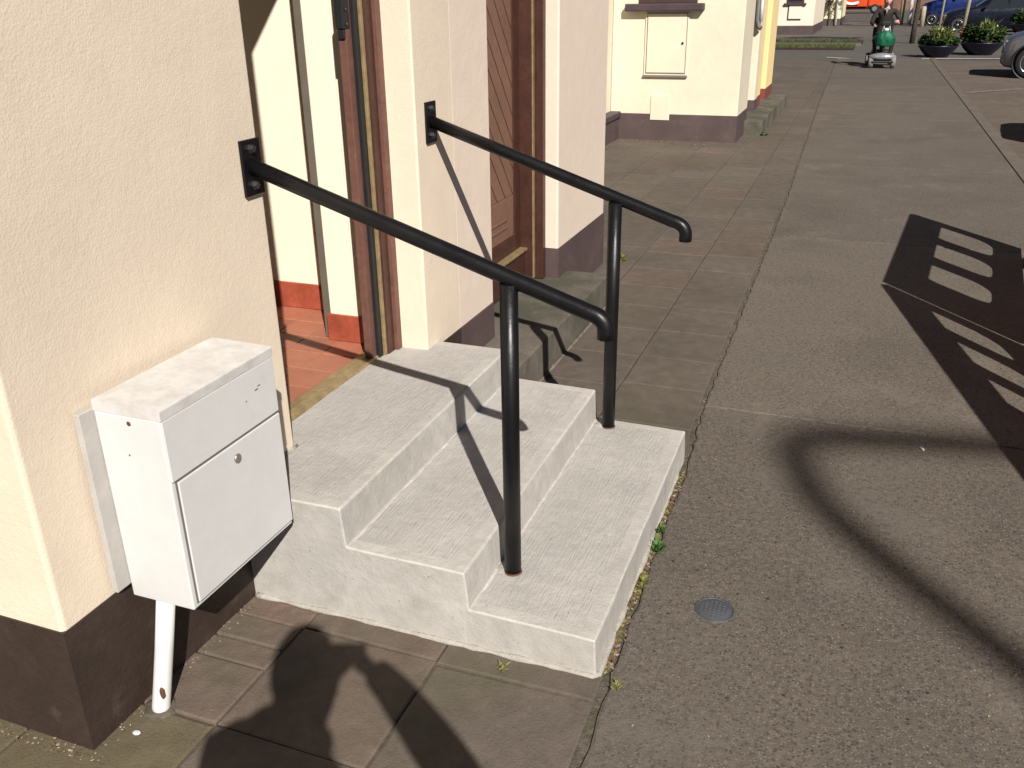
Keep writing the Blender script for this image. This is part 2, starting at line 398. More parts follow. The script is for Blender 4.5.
# ------------------------------------------------------------------ terrace houses
def rfoot(poly, r=.012, only=None):
    """footprint with the corners (0-based flags) rounded"""
    out = []; n = len(poly)
    for i in range(n):
        p = Vector(poly[i]); a = (Vector(poly[i - 1]) - p).normalized(); c = (Vector(poly[(i + 1) % n]) - p).normalized()
        if abs(a.dot(c)) > .5 or (only is not None and i not in only): out.append(tuple(p)); continue
        ctr = p + (a + c) * r
        s, e = p + a * r, p + c * r
        for k in range(5):
            t = k / 4; d = (s.lerp(e, t) - ctr).normalized() * r
            out.append(tuple(ctr + d))
    return out
def gable(mb, x0, x1, y0, y1, z, rise, over=.2, th=.12):
    xm = (x0 + x1) / 2
    for sx in (-1, 1):
        xe = xm + sx * ((x1 - x0) / 2 + over)
        pts = [(xm, z + rise), (xe, z - over * rise / ((x1 - x0) / 2)), (xe, z + th - over * rise / ((x1 - x0) / 2)), (xm, z + rise + th)]
        mb.prism(pts, y0, y1, axis='y')
def terrace_half(name, label, y_end, y_mid, sgn, pil, door, midx, wallm, plm, fx, hall=None, mainext=3.5, xm=-1.40, plinth_top=.335, zf=.345, pil_x=0.0, lint=2.34):
    """half of a shared two-door porch block plus the house behind. pil=(y0,y1) end pillar, door=(y0,y1), y_mid=party line.
    pil_x / midx: face of the end pillar and of the middle wall; fx: back of porch"""
    t = thing(name, label, 'house', (0, (pil[0] + pil[1]) / 2, 0)); oy = (pil[0] + pil[1]) / 2
    S = lambda a, b: (min(a, b), max(a, b))
    H = 2.95
    w = MB()
    if sgn > 0:   # end pillar on the -Y side
        foot = [(pil_x, pil[0] - oy), (pil_x, pil[1] - oy), (pil_x - .25, pil[1] - oy), (pil_x - .25, pil[0] + .25 - oy), (xm, pil[0] + .25 - oy), (xm, pil[0] - oy)]
        sidey = pil[0]
    else:
        foot = [(pil_x, pil[0] - oy), (pil_x, pil[1] - oy), (xm, pil[1] - oy), (xm, pil[1] - .25 - oy), (pil_x - .25, pil[1] - .25 - oy), (pil_x - .25, pil[0] - oy)]
        sidey = pil[1]
    w.prism(rfoot(foot), plinth_top, H, smooth=False)
    ma, mb_ = S(door[1] if sgn > 0 else door[0], y_mid)
    mf = [(midx, ma - oy), (midx, mb_ - oy), (midx - .25, mb_ - oy), (midx - .25, ma - oy)]
    # the outer (door side) corner is rounded, the party line is a plain butt
    w.prism(rfoot(mf, .008, [i for i in range(4) if abs(mf[i][1] + oy - y_mid) > .01]), plinth_top, H)
    d0, d1 = S(*door)
    w.box(midx - .25, min(pil_x, midx) - .004, d0 - oy + .001, d1 - oy - .001, lint, H)
    # house behind: front wall slab
    y0, y1 = S(y_end, y_mid)
    hx = xm
    w.box(hx - mainext, hx - .003, y0 - oy, y1 - oy, -.05, 5.3)
    wall = w.build('wall', wallm, t)
    # plinth
    p = MB(); e = .004
    if sgn > 0:
        pf = [(pil_x + e, pil[0] - e - oy), (pil_x + e, pil[1] - .004 - oy), (pil_x - .24, pil[1] - .004 - oy), (pil_x - .24, pil[0] + .2 - oy), (xm, pil[0] + .2 - oy), (xm, pil[0] - e - oy)]
    else:
        pf = [(pil_x + e, pil[0] + .004 - oy), (pil_x + e, pil[1] + e - oy), (xm, pil[1] + e - oy), (xm, pil[1] - .2 - oy), (pil_x - .24, pil[1] - .2 - oy), (pil_x - .24, pil[0] + .004 - oy)]
    p.prism(pf, -.05, plinth_top)
    p.build('plinth', plm, t); p = MB()
    p.box(midx - .245, midx + e, ma - oy + (.004 if sgn > 0 else 0), mb_ - oy - (0 if sgn > 0 else .004), -.05, plinth_top - .004)
    p.build('plinth', plm, t); p = MB()
    if sgn > 0: p.box(xm - .002, xm + .012, y0 - oy, pil[0] - oy - .01, -.05, plinth_top)
    else: p.box(xm - .002, xm + .012, pil[1] - oy + .01, y1 - oy, -.05, plinth_top)
    p.build('plinth', plm, t)
    r = MB(); r.box(xm - .002, max(pil_x, midx) + .12, (pil[0] - .12 if sgn > 0 else y_mid) - oy, (y_mid if sgn > 0 else pil[1] + .12) - oy, H, H + .14, .01)
    r.build('porch_roof', fasc, t)
    r = MB(); gable(r, hx - mainext, hx - .01, y0 - oy, y1 - oy, 5.3, 1.5); r.build('roof', slatem, t)
    # windows on the recessed front
    for zc, yq in ((1.2, .5), (3.6, .5), (3.6, .05)):
        yc = (y0 + (y1 - y0) * (.3 if sgn > 0 else .7)) - oy if zc < 2 else (y0 + (y1 - y0) * (.3 if yq > .2 else .7)) - oy
        f = MB(); f.box(hx - .003, hx + .03, yc - .5, yc + .5, zc - .1, zc + 1.15, .006); fo = f.build('window', fasc, t)
        q = MB(); q.box(hx + .031, hx + .036, yc - .44, yc + .44, zc - .03, zc + 1.08); q.build('pane', glassm, fo)
        q = MB(); q.box(hx - .002, hx + .1, yc - .58, yc + .58, zc - .19, zc - .102, .008); q.build('sill', sillm, fo)
    return t, oy

near, noy = terrace_half('terrace_house', 'cream rendered house front with brown plinth and open hallway behind the white meter box',
                         -6.5, 1.47, 1, (-.63, .281), (.281, 1.155), .03, cream, plinthm, -1.4, lint=2.54)
pinkh, poy = terrace_half('terrace_house', 'pinkish rendered house front with a closed diagonal boarded door, right of the open doorway',
                          6.45, 1.473, -1, (2.82, 3.77), (1.843, 2.82), .03, pinkc, plinth2, -1.4, pil_x=.02)
Y2 = 9.91
h2, h2oy = terrace_half('terrace_house', 'pale cream rendered house with a meter cupboard under its side window, past the pink one',
                        6.453, 11.38, 1, (9.28, 10.19), (10.19, 11.08), .10, cream2, plinth2, -1.4, pil_x=.12, plinth_top=.305)
h3, h3oy = terrace_half('terrace_house', 'yellow rendered house front with red brown plinth, farthest along the near row',
                        17.0, 11.383, -1, (12.6, 13.55), (11.75, 12.6), .10, yellowr, plinthr, -1.4, pil_x=.08, plinth_top=.32)

# ---- details of the near house: door frame, threshold, hall
def loc(y): return y - noy
f = MB()   # far jamb, stepped: dark seal, brass strip, dark red face, worn outer edge
f.box(-.105, -.10 + .02, loc(1.122), loc(1.156), .33, 2.52, .002)
fr = f.build('door_frame', framel, near)
f = MB(); f.box(-.125, -.094, loc(1.070), loc(1.121), .332, 2.50, .003); f.build('jamb', frameb, fr)
f = MB(); f.box(-.127, -.099, loc(1.053), loc(1.069), .333, 2.50, .002); f.build('brass_strip', goldm, fr)
f = MB(); f.box(-.135, -.108, loc(1.022), loc(1.052), .334, 2.50, .002); f.build('draught_seal', blackpl, fr)
f = MB(); f.box(-.15, -.12, loc(.984), loc(1.021), .335, 2.50, .002); f.build('inner_jamb', framel, fr)
f = MB(); f.box(-.125, -.085, loc(.282), loc(.335), .33, 2.52, .003); f.box(-.125, -.085, loc(.336), loc(1.02), 2.46, 2.52, .003); f.build('jamb', frameb, fr)
f = MB(); f.box(-.150, -.118, loc(.972), loc(1.012), 1.515, 1.66, .004)
f.box(-.145, -.121, loc(.976), loc(1.012), 1.485, 1.514, .003)
lk = f.build('lock_keep', blackpl, fr)
for z in (1.53, 1.575, 1.625):
    f = MB(); f.lathe([(.006, 0), (.006, .003), (.003, .004)], (-.1178, loc(.990), z), 8, axis='x'); f.build('screw', boltm, lk)
f = MB()
f.prism([(-.195, .325), (-.115, .325), (-.112, .352), (-.12, .3585), (-.15, .362), (-.185, .3585), (-.195, .352)], loc(.283), loc(1.105), axis='y')
f.build('threshold', goldm, near)
# hall tiles
bm = bmesh.new(); lay = attr_tone(bm)
ty = -.05
for i in range(8):
    for j in range(10):
        x1 = -.198 - i * .154; y0 = -.05 + j * .154 - .029
        x0 = x1 - .154
        if y0 > 1.44 or x0 < -1.36: continue
        t = rnd.uniform(.9, 1.1)
        slab(bm, lay, [(x0 + .002, loc(y0) + .002), (x1 - .002, loc(y0) + .002), (x1 - .002, loc(min(y0 + .154, 1.46)) - .002), (x0 + .002, loc(min(y0 + .154, 1.46)) - .002)], .346, (t, t, t), b=.002, thick=.01)
me = bpy.data.meshes.new('hall_floor'); bm.to_mesh(me); bm.free(); me.materials.append(tilem)
o = bpy.data.objects.new('hall_floor', me); COL.objects.link(o); o.parent = near
f = MB(); f.box(-1.36, -.196, loc(-.08), loc(1.464), .25, .3435); f.build('grout', groutm, o)
f = MB()
f.box(-1.385, -.255, loc(1.465), loc(1.52), .25, 2.6)          # far hall wall
f.box(-.395, -.2795, loc(1.155), loc(1.464), .25, 2.6, .004)      # nib beside the door
f.box(-.2790, -.155, loc(1.153), loc(1.30), .25, 2.6, .003)
f.box(-1.385, -1.36, loc(-.12), loc(1.464), .25, 2.6)
f.box(-1.359, -.252, loc(-.37), loc(-.10), .25, 2.6)
f.build('hall_wall', hallw, near)
f = MB(); f.box(-.432, -.397, loc(1.165), loc(1.20), .347, 2.6, .002); f.build('nib_shade_strip', M('nib_shade_olive', (.13, .11, .085), .6, .1, 9), near)  # dark strip coloured as the shade the nib throws on the hall wall
f = MB(); f.box(-1.384, -.252, loc(-.36), loc(1.52), 2.605, 2.66); f.build('hall_ceiling', ceilm, near)
f = MB()
f.box(-1.355, -.400, loc(1.452), loc(1.4645), .347, .462, .003)
f.build('skirting', skirtm, near); f = MB()
f.box(-.404, -.16, loc(1.140), loc(1.1525), .347, .458, .003)
f.build('skirting', skirtm, near)

# ---- pink house door
def ploc(y): return y - poy
f = MB(); f.box(-.17, -.05, ploc(2.775), ploc(2.819), .17, 2.32, .003)
pfr = f.build('door_frame', frameb, pinkh)
f = MB(); f.box(-.18, -.10, ploc(2.735), ploc(2.774), .17, 2.30, .002); f.box(-.18, -.10, ploc(1.845), ploc(1.90), .17, 2.3, .002); f.build('jamb', frameb, pfr)
f = MB(); f.box(-.099, -.092, ploc(2.738), ploc(2.765), .18, 2.30, .002); f.build('brass_strip', goldm, pfr)
f = MB(); f.box(-.18, -.14, ploc(1.901), ploc(2.734), .17, .335, .003); f.build('riser_board', frameb, pfr)
f = MB(); f.box(-.20, -.125, ploc(1.901), ploc(2.733), .337, .352, .003); f.build('threshold', goldm, pfr)
d = MB()
d.box(-.215, -.175, ploc(1.902), ploc(2.733), .354, 2.30, .002)
dl = d.build('door', doorw, pinkh)
d = MB()   # stiles and rails
d.box(-.1745, -.163, ploc(2.640), ploc(2.731), .356, 2.298, .003)
d.box(-.1745, -.163, ploc(1.904), ploc(1.995), .356, 2.298, .003)
d.box(-.1745, -.163, ploc(1.997), ploc(2.638), .356, .44, .003)
d.box(-.1745, -.163, ploc(1.997), ploc(2.638), 2.20, 2.297, .003)
d.build('door_rail', frameb, dl)
d = MB()   # diagonal boards
w_ = .093; s2 = math.sqrt(.5)
ya, yb, za, zb = ploc(1.999), ploc(2.636), .66, 2.198
k = -40
def clip(poly, ax, val, keep_gt):
    out = []
    for i in range(len(poly)):
        a, b = poly[i], poly[(i + 1) % len(poly)]
        ia = (a[ax] > val) == keep_gt; ib = (b[ax] > val) == keep_gt
        if ia: out.append(a)
        if ia != ib:
            t = (val - a[ax]) / (b[ax] - a[ax]); out.append((a[0] + (b[0] - a[0]) * t, a[1] + (b[1] - a[1]) * t))
    return out
# boards descend towards +Y
for k in range(-2, 34):
    c0 = za + ya + k * w_ * 1.5
    # line: z + 1.25*(y) = c
    q = 1.25
    z_at = lambda c, y: c - q * (y - ya)
    base = za - .3 + k * w_ * 1.45
    pol = [(ya - .01, base + .006), (yb + .01, base + .006 - q * (yb - ya)), (yb + .01, base + w_ * 1.45 - .006 - q * (yb - ya)), (ya - .01, base + w_ * 1.45 - .006)]
    for ax, val, gt in ((0, ya, True), (0, yb, False), (1, za, True), (1, zb, False)):
        if pol: pol = clip(pol, ax, val, gt)
    if len(pol) >= 3: d.prism(pol, -.1745, -.168, axis='x')
d.box(-.1745, -.168, ploc(1.999), ploc(2.636), .442, .656, .002)
d.box(-.1675, -.162, ploc(2.10), ploc(2.54), .50, .515, .002); d.box(-.1675, -.162, ploc(2.10), ploc(2.54), .54, .555, .002)
d.build('door_boards', doorw, dl)
# hanging curled number / knocker above is out of frame

# ---- steps ------------------------------------------------------
def stair(parent_name, label, prof_raw, y0, y1, roundr=.007, seglen=.035, jit=.0016, mats=None, broom_zones=True, taper=0.0):
    # prof_raw : outer corner polyline in (x,z), from the back bottom up over the treads to the front bottom
    pr = []; kinds = []
    n = len(prof_raw)
    for i, p in enumerate(prof_raw):
        P = Vector(p)
        if 0 < i < n - 1:
            a = (Vector(prof_raw[i - 1]) - P); c = (Vector(prof_raw[i + 1]) - P)
            cross = a.x * c.y - a.y * c.x
            r = roundr if cross > 0 else .004
            s, e = P + a.normalized() * r, P + c.normalized() * r
            ctr = P + (a.normalized() + c.normalized()) * r
            for k in range(4):
                d = (s.lerp(e, k / 3) - ctr).normalized() * r; pr.append(tuple(ctr + d))
        else: pr.append(p)
    # resample long segments, marking margins
    out = []
    for a, b in zip(pr[:-1], pr[1:]):
        L_ = (Vector(b) - Vector(a)).length
        if L_ > .1:
            horiz = abs(b[1] - a[1]) < .02
            cuts = [0, .036 / L_, *[.036 / L_ + (1 - .072 / L_) * q / 3 for q in (1, 2)], 1 - .036 / L_] if horiz else [0, .33, .66]
            for t in cuts: out.append((a[0] + (b[0] - a[0]) * t, a[1] + (b[1] - a[1]) * t, horiz))
        else: out.append((a[0], a[1], False))
    out.append((*pr[-1], False))
    m = len(out)
    # outward normals of profile
    nrm = []
    for i in range(m):
        a = Vector(out[max(0, i - 1)][:2]); b = Vector(out[min(m - 1, i + 1)][:2]); d = (b - a).normalized(); nrm.append(Vector((-d.y, d.x)))
    ysl = []
    R = roundr * .8
    for k in range(4): ysl.append((y0 + R * (1 - math.cos(k / 3 * PI / 2)) if False else y0 + R * (1 - math.sin(k / 3 * PI / 2)), R * (1 - math.cos(k / 3 * PI / 2))))
    ysl = [(y0 + R * (1 - math.cos(th)), R * (1 - math.sin(th))) for th in (0, PI / 6, PI / 3, PI / 2)]
    ysl.append((y0 + .042, 0))
    cnt = int((y1 - y0 - .084) / seglen)
    ysl += [(y0 + .042 + (y1 - y0 - .084) * k / cnt, 0) for k in range(1, cnt + 1)]
    ysl += [(y1 - R * (1 - math.cos(th)), R * (1 - math.sin(th))) for th in (PI / 2, PI / 3, PI / 6, 0)]
    bm = bmesh.new(); rings = []
    for yi, ins in ysl:
        ring = []
        for (x, z, hz), nn in zip(out, nrm):
            q = mnoise.noise(Vector((x * 6, yi * 5, z * 6))) * jit * 2 + mnoise.noise(Vector((x * 25, yi * 22, z * 25))) * jit
            xx = x + nn.x * (-ins + q) - taper * max(0, x - .6) * (yi - y0); zz = z + nn.y * (-ins + q)
            ring.append(bm.verts.new((xx, yi + mnoise.noise(Vector((x * 9 + 5, yi, z * 9))) * jit * (2 if yi < y0 + .02 or yi > y1 - .02 else 0), zz)))
        rings.append(ring)
    for ri in range(len(rings) - 1):
        for i in range(m - 1):
            f = bm.faces.new([rings[ri][i], rings[ri + 1][i], rings[ri + 1][i + 1], rings[ri][i + 1]]); f.smooth = True
            ym = (ysl[ri][0] + ysl[ri + 1][0]) / 2
            hz = out[i][2] and out[i + 1][2]
            is_margin = not hz or ym < y0 + .042 or ym > y1 - .042
            horizontal = abs(out[i][1] - out[i + 1][1]) < .008
            f.material_index = 1 if (hz and not is_margin) else (0 if horizontal else 2)
    for ring in (rings[0], rings[-1]):
        low = [bm.verts.new((v.co.x, v.co.y, -.06)) for v in ring]
        for i in range(m - 1):
            f = bm.faces.new([ring[i], ring[i + 1], low[i + 1], low[i]]); f.material_index = 2; f.smooth = True
    bmesh.ops.recalc_face_normals(bm, faces=bm.faces)
    me = bpy.data.meshes.new(parent_name); bm.to_mesh(me); bm.free()
    for mm in mats: me.materials.append(mm)
    o = bpy.data.objects.new(parent_name, me); COL.objects.link(o)
    wn = o.modifiers.new('weighted', 'WEIGHTED_NORMAL'); wn.weight = 100; wn.keep_sharp = False
    tag(o, label, 'steps')
    return o
steps = stair('concrete_steps', 'flight of three pale concrete steps with broomed treads below the open doorway',
              [(-.118, -.05), (-.118, .349), (.322, .3535), (.332, .236), (.679, .2305), (.689, .118), (1.036, .1135), (1.041, -.05)], 0.0, 1.258,
              mats=[stepm, broom, riserm], taper=.015)
# mortar bead along the foot of the steps
def bead(pts, r, name, mat, parent, seg=7):
    b = MB(); P = []
    for a, c in zip(pts[:-1], pts[1:]):
        n = max(2, int((Vector(c) - Vector(a)).length / .025))
        P += [Vector(a).lerp(Vector(c), k / n) for k in range(n)]
    P.append(Vector(pts[-1]))
    rad = [r * max(.25, 1 + 1.1 * mnoise.noise(p * 14) + .5 * mnoise.noise(p * 45)) for p in P]
    b.tube(P, r, seg, radii=rad)
    return b.build(name, mat, parent)
bead([(.01, -.002, .0), (.35, -.002, .0), (.6, -.004, 0), (1.03, -.002, .0), (1.043, .01, .0), (1.033, .8, .0), (1.028, 1.25, .002)], .0075, 'mortar_joint', mortar, steps)
bead([(.334, .0, .232), (.334, .6, .234), (.334, 1.25, .232)], .004, 'mortar_joint', riserm, steps)
bead([(.691, .0, .115), (.691, .6, .117), (.690, 1.25, .115)], .004, 'mortar_joint', riserm, steps)
bead([(.004, .015, .352), (.004, .285, .352)], .005, 'mortar_joint', mortar, steps)

ostep = stair('stone_step', 'single weathered algae stained step in front of the diagonal boarded door',
              [(-.16, -.05), (-.16, .165), (.268, .167), (.276, -.05)], 1.264, 2.985, mats=[oldstep, oldstep, oldstep], jit=.002)
bead([(.278, 1.3, 0), (.278, 2.98, 0), (.05, 2.99, 0)], .006, 'mortar_joint', bead2, ostep)
fstep = stair('stone_step', 'long low step with a cut corner beside the pale cream and yellow fronts',
              [(-.10, -.05), (-.10, .165), (.335, .167), (.345, -.05)], 10.0, 13.5, mats=[oldstep, oldstep, oldstep], jit=.003, seglen=.2)

# ---- handrails ---------------------------------------------------
def handrail(label, A, B, post, zfoot, tip):
    t = thing('handrail', label, 'handrail', (post[0], post[1], zfoot), 0, 'black handrails on the steps')
    o3 = Vector((post[0], post[1], zfoot))
    A, B, tip = Vector(A) - o3, Vector(B) - o3, Vector(tip) - o3
    d = (B - A).normalized()
    r = MB(); path = [A, A.lerp(B, .3), A.lerp(B, .6), A.lerp(B, .95)]
    p0 = A.lerp(B, .985); ctrl = B + d * .030; ctrl = Vector((tip.x, ctrl.y, ctrl.z + .004))
    for k in range(9):
        u = k / 8; path.append(p0 * (1 - u) ** 2 + ctrl * 2 * u * (1 - u) + (tip + Vector((0, 0, .02))) * u * u)
    path.append(tip)
    r.tube(path, .0213, 18)
    r.build('rail', blackp, t)
    zt = (A.z + (B.z - A.z) * ((0 - A.x) / (B.x - A.x)))
    p = MB(); p.tube([(0, 0, -.03), (0, 0, zt * .5), (0, .0, zt - .012)], .0234, 20); p.build('post', blackp, t)
    w = MB(); w.lathe([(.0265, -.01), (.0262, .002), (.0252, .006), (.0245, .007)], (0, 0, 0), 16); w.build('rusty_foot', rustm, t)
    pl = MB(); pl.box(A.x - .006, A.x + .003, A.y - .040, A.y + .040, A.z - .074, A.z + .07, .0015); po = pl.build('wall_plate', blackp, t)
    for dz in (-.048, .046):
        b = MB(); b.lathe([(.013, 0), (.013, .003), (.010, .004), (.010, .010), (.006, .012)], (A.x + .0031, A.y - .002, A.z + dz), 6, axis='x', smooth=False)
        b.build('bolt', boltm, po)
    return t
handrail('black tubular handrail nearest the white meter box, its post on the bottom step', (.008, .232, 1.203), (.955, .206, .902), (.737, .205), .1145, (.985, .205, .845))
handrail('black tubular handrail on the far side of the pale steps', (.036, 1.268, 1.195), (.958, 1.197, .905), (.748, 1.194), .1145, (.992, 1.195, .845))
# ragged mortar by the post feet
for (x, y) in ((.712, .215), (.722, 1.20)):
    v = MB(); vs = v.ell((x, y, .113), (.030, .034, .010), sub=3)
    for q in vs: q.co += Vector((mnoise.noise(q.co * 50), mnoise.noise(q.co * 60 + Vector((3, 0, 0))), 0)) * .009
    v.build('mortar_patch', mortar, steps)

# ---- meter box ---------------------------------------------------
mb = thing('meter_box', 'white metal meter box with a locked door on the wall left of the steps', 'meter box', (.11, -.245, .32))
def bx(x): return x - .11
def by(y): return y + .245
def bz(z): return z - .32
c = MB(); c.box(bx(.022), bx(.199), by(-.446), by(-.044), bz(.312), bz(.795), .004, seg=3)
cab = c.build('cabinet', whitep, mb)
c = MB(); c.prism([(bx(.022), bz(.7951)), (bx(.2036), bz(.7951)), (bx(.2036), bz(.8165)), (bx(.2025), bz(.8190)), (bx(.1995), bz(.8200)), (bx(.025), bz(.8235)), (bx(.022), bz(.821))], by(-.4462), by(-.0438), axis='y')
c.build('lid', whitetop, mb)
c = MB(); c.box(bx(.1992), bx(.2035), by(-.444), by(-.046), bz(.648), bz(.794), .002); c.build('front_panel', whitep, mb)
c = MB(); c.box(bx(.1993), bx(.2005), by(-.434), by(-.046), bz(.324), bz(.646)); c.build('seam', gapm, mb)
c = MB(); c.box(bx(.2008), bx(.2060), by(-.430), by(-.0495), bz(.3275), bz(.6425), .002); dr = c.build('door', whitep, mb)
c = MB(); c.lathe([(.0115, 0), (.0115, .003), (.009, .0045)], (bx(.2066), by(-.232), bz(.604)), 18, axis='x'); lk = c.build('lock', lockm, dr)
c = MB(); c.box(bx(.2112), bx(.2116), by(-.2335), by(-.2305), bz(.599), bz(.609)); c.build('keyhole', gapm, lk)
c = MB(); c.box(bx(.006), bx(.0215), by(-.486), by(-.02), bz(.345), bz(.80), .002); c.build('backing_board', boardm, mb)
for (x, z, r) in ((.115, .778, .006), (.10, .70, .0025)):
    c = MB(); c.lathe([(r, 0), (r * .8, .0007)], (bx(x), by(-.4467), bz(z)), 7, axis='y'); c.build('rust_spot', rustm, mb)
for (y, z, w2, h2_) in ((-.13, .735, .012, .004), (-.118, .742, .010, .003), (-.17, .722, .006, .003)):
    c = MB(); c.box(bx(.2036), bx(.2039), by(y), by(y + w2), bz(z), bz(z + h2_)); c.build('rust_spot', lockm, mb)
pp = MB(); pp.tube([(bx(.098), by(-.418), bz(.33)), (bx(.0805), by(-.443), bz(.17)), (bx(.062), by(-.470), bz(.012)), (bx(.060), by(-.472), bz(-.01))], .0220, 18)
pip = pp.build('supply_pipe', pipem, mb)
pp = MB(); vs = pp.ell((bx(.0808), by(-.4775), bz(.060)), (.008, .005, .019), sub=2)
for q in vs: q.co.x += .004 * mnoise.noise(q.co * 80)
pp.build('rust_patch', rustm, pip)
pp = MB(); vs = pp.ell((bx(.058), by(-.470), bz(-.004)), (.045, .04, .012), sub=3)
for q in vs: q.co += Vector((mnoise.noise(q.co * 40), mnoise.noise(q.co * 40 + Vector((9, 0, 0))), 0)) * .012
pp.build('mortar_foot', jointm, pip)

# ---- house 2 cupboard, sill, patch, ledge, pipe --------------------
def h2l(y): return y - h2oy
Yf = 9.28
c = MB(); c.box(-1.005, -.500, h2l(Yf - .018), h2l(Yf + .05), .745, 1.425, .004); cf = c.build('cupboard_frame', cream2, h2)
c = MB(); c.box(-.985, -.515, h2l(Yf - .0195), h2l(Yf - .0185), .762, 1.42); c.build('seam', gapm, cf)
c = MB(); c.box(-.975, -.523, h2l(Yf - .026), h2l(Yf - .020), .775, 1.415, .003); cd = c.build('cupboard_door', cream2, cf)
c = MB(); c.lathe([(.014, 0), (.012, -.012)], (-.56, h2l(Yf - .0265), 1.10), 10, axis='y'); c.build('knob', blackpl, cd)
c = MB(); c.box(-1.015, -.49, h2l(Yf - .028), h2l(Yf + .02), .722, .744, .003); c.build('drip_rail', gapm, cf)
c = MB(); c.box(-1.24, -.335, h2l(Yf - .10), h2l(Yf + .05), 1.445, 1.525, .012); ws = c.build('window_sill', sillm, h2)
c = MB(); c.box(-1.10, -.42, h2l(Yf - .008), h2l(Yf + .03), 1.527, 2.5, .005); wf = c.build('window', fasc, h2)
c = MB(); c.box(-1.04, -.48, h2l(Yf - .012), h2l(Yf - .009), 1.60, 2.44); c.build('pane', glassm, wf)
c = MB(); c.box(-.905, -.675, h2l(Yf - .012), h2l(Yf + .03), .235, .52, .004); c.build('pipe_cover', cream2, h2)
c = MB(); c.box(-1.40, -1.285, h2l(7.6), h2l(Yf - .004), -.02, .25, .006); lg = c.build('ledge', plinth2, h2)
c = MB(); c.box(-1.40, -1.265, h2l(7.55), h2l(Yf - .006), .252, .325, .01); c.build('coping', sillm, lg)
dp = thing('wall_pipe', 'short grey pipe with a white end on the wall before the yellow front', 'pipe', (.055, 11.02, 1.22))
c = MB(); c.tube([(0, 0, 1.0), (0, 0, .08), (.03, -.01, 0), (.06, -.02, -.02)], .03, 12); c.build('downpipe', M('grey_pipe_paint', (.13, .13, .11), .6, .1, 9), dp)
c = MB(); c.tube([(.045, 0.03, .4), (.045, .03, .06)], .02, 10); c.build('cover_strip', whitep, dp)

# closed dark doors for the farther doorways
for (par, oy, d0, d1, mm) in ((h2, h2oy, 10.19, 11.08, frameb), (h3, h3oy, 11.75, 12.6, doorw)):
    c = MB(); c.box(-.12, -.06, d0 - oy + .002, d1 - oy - .002, .17, 2.33, .003); fo = c.build('door', mm, par)
    c = MB(); c.box(-.058, -.05, d0 - oy + .12, d1 - oy - .12, .4, 2.1, .004); c.build('door_panel', doorw, fo)

# ---- far houses ---------------------------------------------------
def far_house(label, x0, x1, y0, y1, wallm, plm, sill=None, cup=None, win=True):
    t = thing('house', label, 'house', ((x0 + x1) / 2, y0, 0)); ox, oy = (x0 + x1) / 2, y0
    w = MB(); w.box(x0 - ox, x1 - ox, 0, y1 - y0, .33, 5.2, .02); w.build('wall', wallm, t)
    w = MB(); w.box(x0 - ox - .01, x1 - ox + .01, -.02, y1 - y0 + .01, -.05, .328, .01); w.build('plinth', plm, t)
    w = MB(); gable(w, x0 - ox, x1 - ox, -.2, y1 - y0 + .2, 5.2, 1.6); w.build('roof', slatem, t)
    if sill:
        w = MB(); w.box(sill[0] - ox, sill[1] - ox, -.10, .02, sill[2], sill[2] + .08, .01); w.build('window_sill', sillm, t)
        w = MB(); w.box(sill[0] - ox + .1, sill[1] - ox - .1, -.03, .02, sill[2] + .082, sill[2] + 1.2, .01); wo = w.build('window', fasc, t)
        w = MB(); w.box(sill[0] - ox + .18, sill[1] - ox - .18, -.036, -.031, sill[2] + .16, sill[2] + 1.1); w.build('pane', glassm, wo)
    if cup:
        w = MB(); w.box(cup[0] - ox, cup[1] - ox, -.022, .02, cup[2], cup[3], .004); co = w.build('cupboard_frame', sillm, t)
        w = MB(); w.box(cup[0] - ox + .05, cup[1] - ox, -.034, -.023, cup[2] + .06, cup[3] + .03, .004); w.build('cupboard_door', wallm, co)
    for xx in (x0 + .8, ):
        w = MB(); w.box(xx - ox, xx + .9 - ox, -.03, .02, 3.3, 4.5, .01); wo = w.build('window', fasc, t)
        w = MB(); w.box(xx + .07 - ox, xx + .83 - ox, -.036, -.031, 3.37, 4.43); w.build('pane', glassm, wo)
    return t
far_house('pale pink rendered house with a meter cupboard, across the grassy verge', -7, -1.06, 42, 50, farpink, plinth2, sill=(-2.35, -1.42, 1.17), cup=(-2.17, -1.60, .56, 1.2))
far_house('pale yellow house with bare climber stems on its wall, beyond the pale pink one', -8, -.38, 54.2, 62, faryel, plinth2, sill=(-1.75, -.95, 1.42))
c = MB(); c.tube([(-.60, 54.12, 0), (-.60, 54.12, 3)], .07, 10); tag(c.build('drainpipe', postw), 'white drainpipe on the wall of the pale yellow house', 'drainpipe')
c = MB()
for k in range(34):
    x = rnd.uniform(-1.55, -.75); z = rnd.uniform(.1, .9); p = [Vector((x, 54.15, z))]
    for s in range(5): p.append(p[-1] + Vector((rnd.uniform(-.22, .22), rnd.uniform(-.02, .01), rnd.uniform(.05, .25))))
    c.tube(p, .015, 4)
for x in (-1.3, -1.0): c.tube([(x, 54.14, 0), (x + .05, 54.13, .6), (x - .05, 54.14, 1.4)], .03, 5)
tag(c.build('climbing_plant', vinem), 'bare climbing plant stems spread over the pale yellow wall', 'climbing plant')
t = thing('terrace_house', 'distant red brick terrace closing the far end of the street', 'terrace', (6, 104, 0))
c = MB(); c.box(-24, 24, 0, 8, -.1, 6, .02); c.build('wall', brickw, t)
c = MB(); c.prism([(-.3, 5.8), (4, 8.2), (8.3, 5.8), (8.3, 6.0), (4, 8.4), (-.3, 6.0)], -24.2, 24.2, axis='x'); c.build('roof', slatem, t)
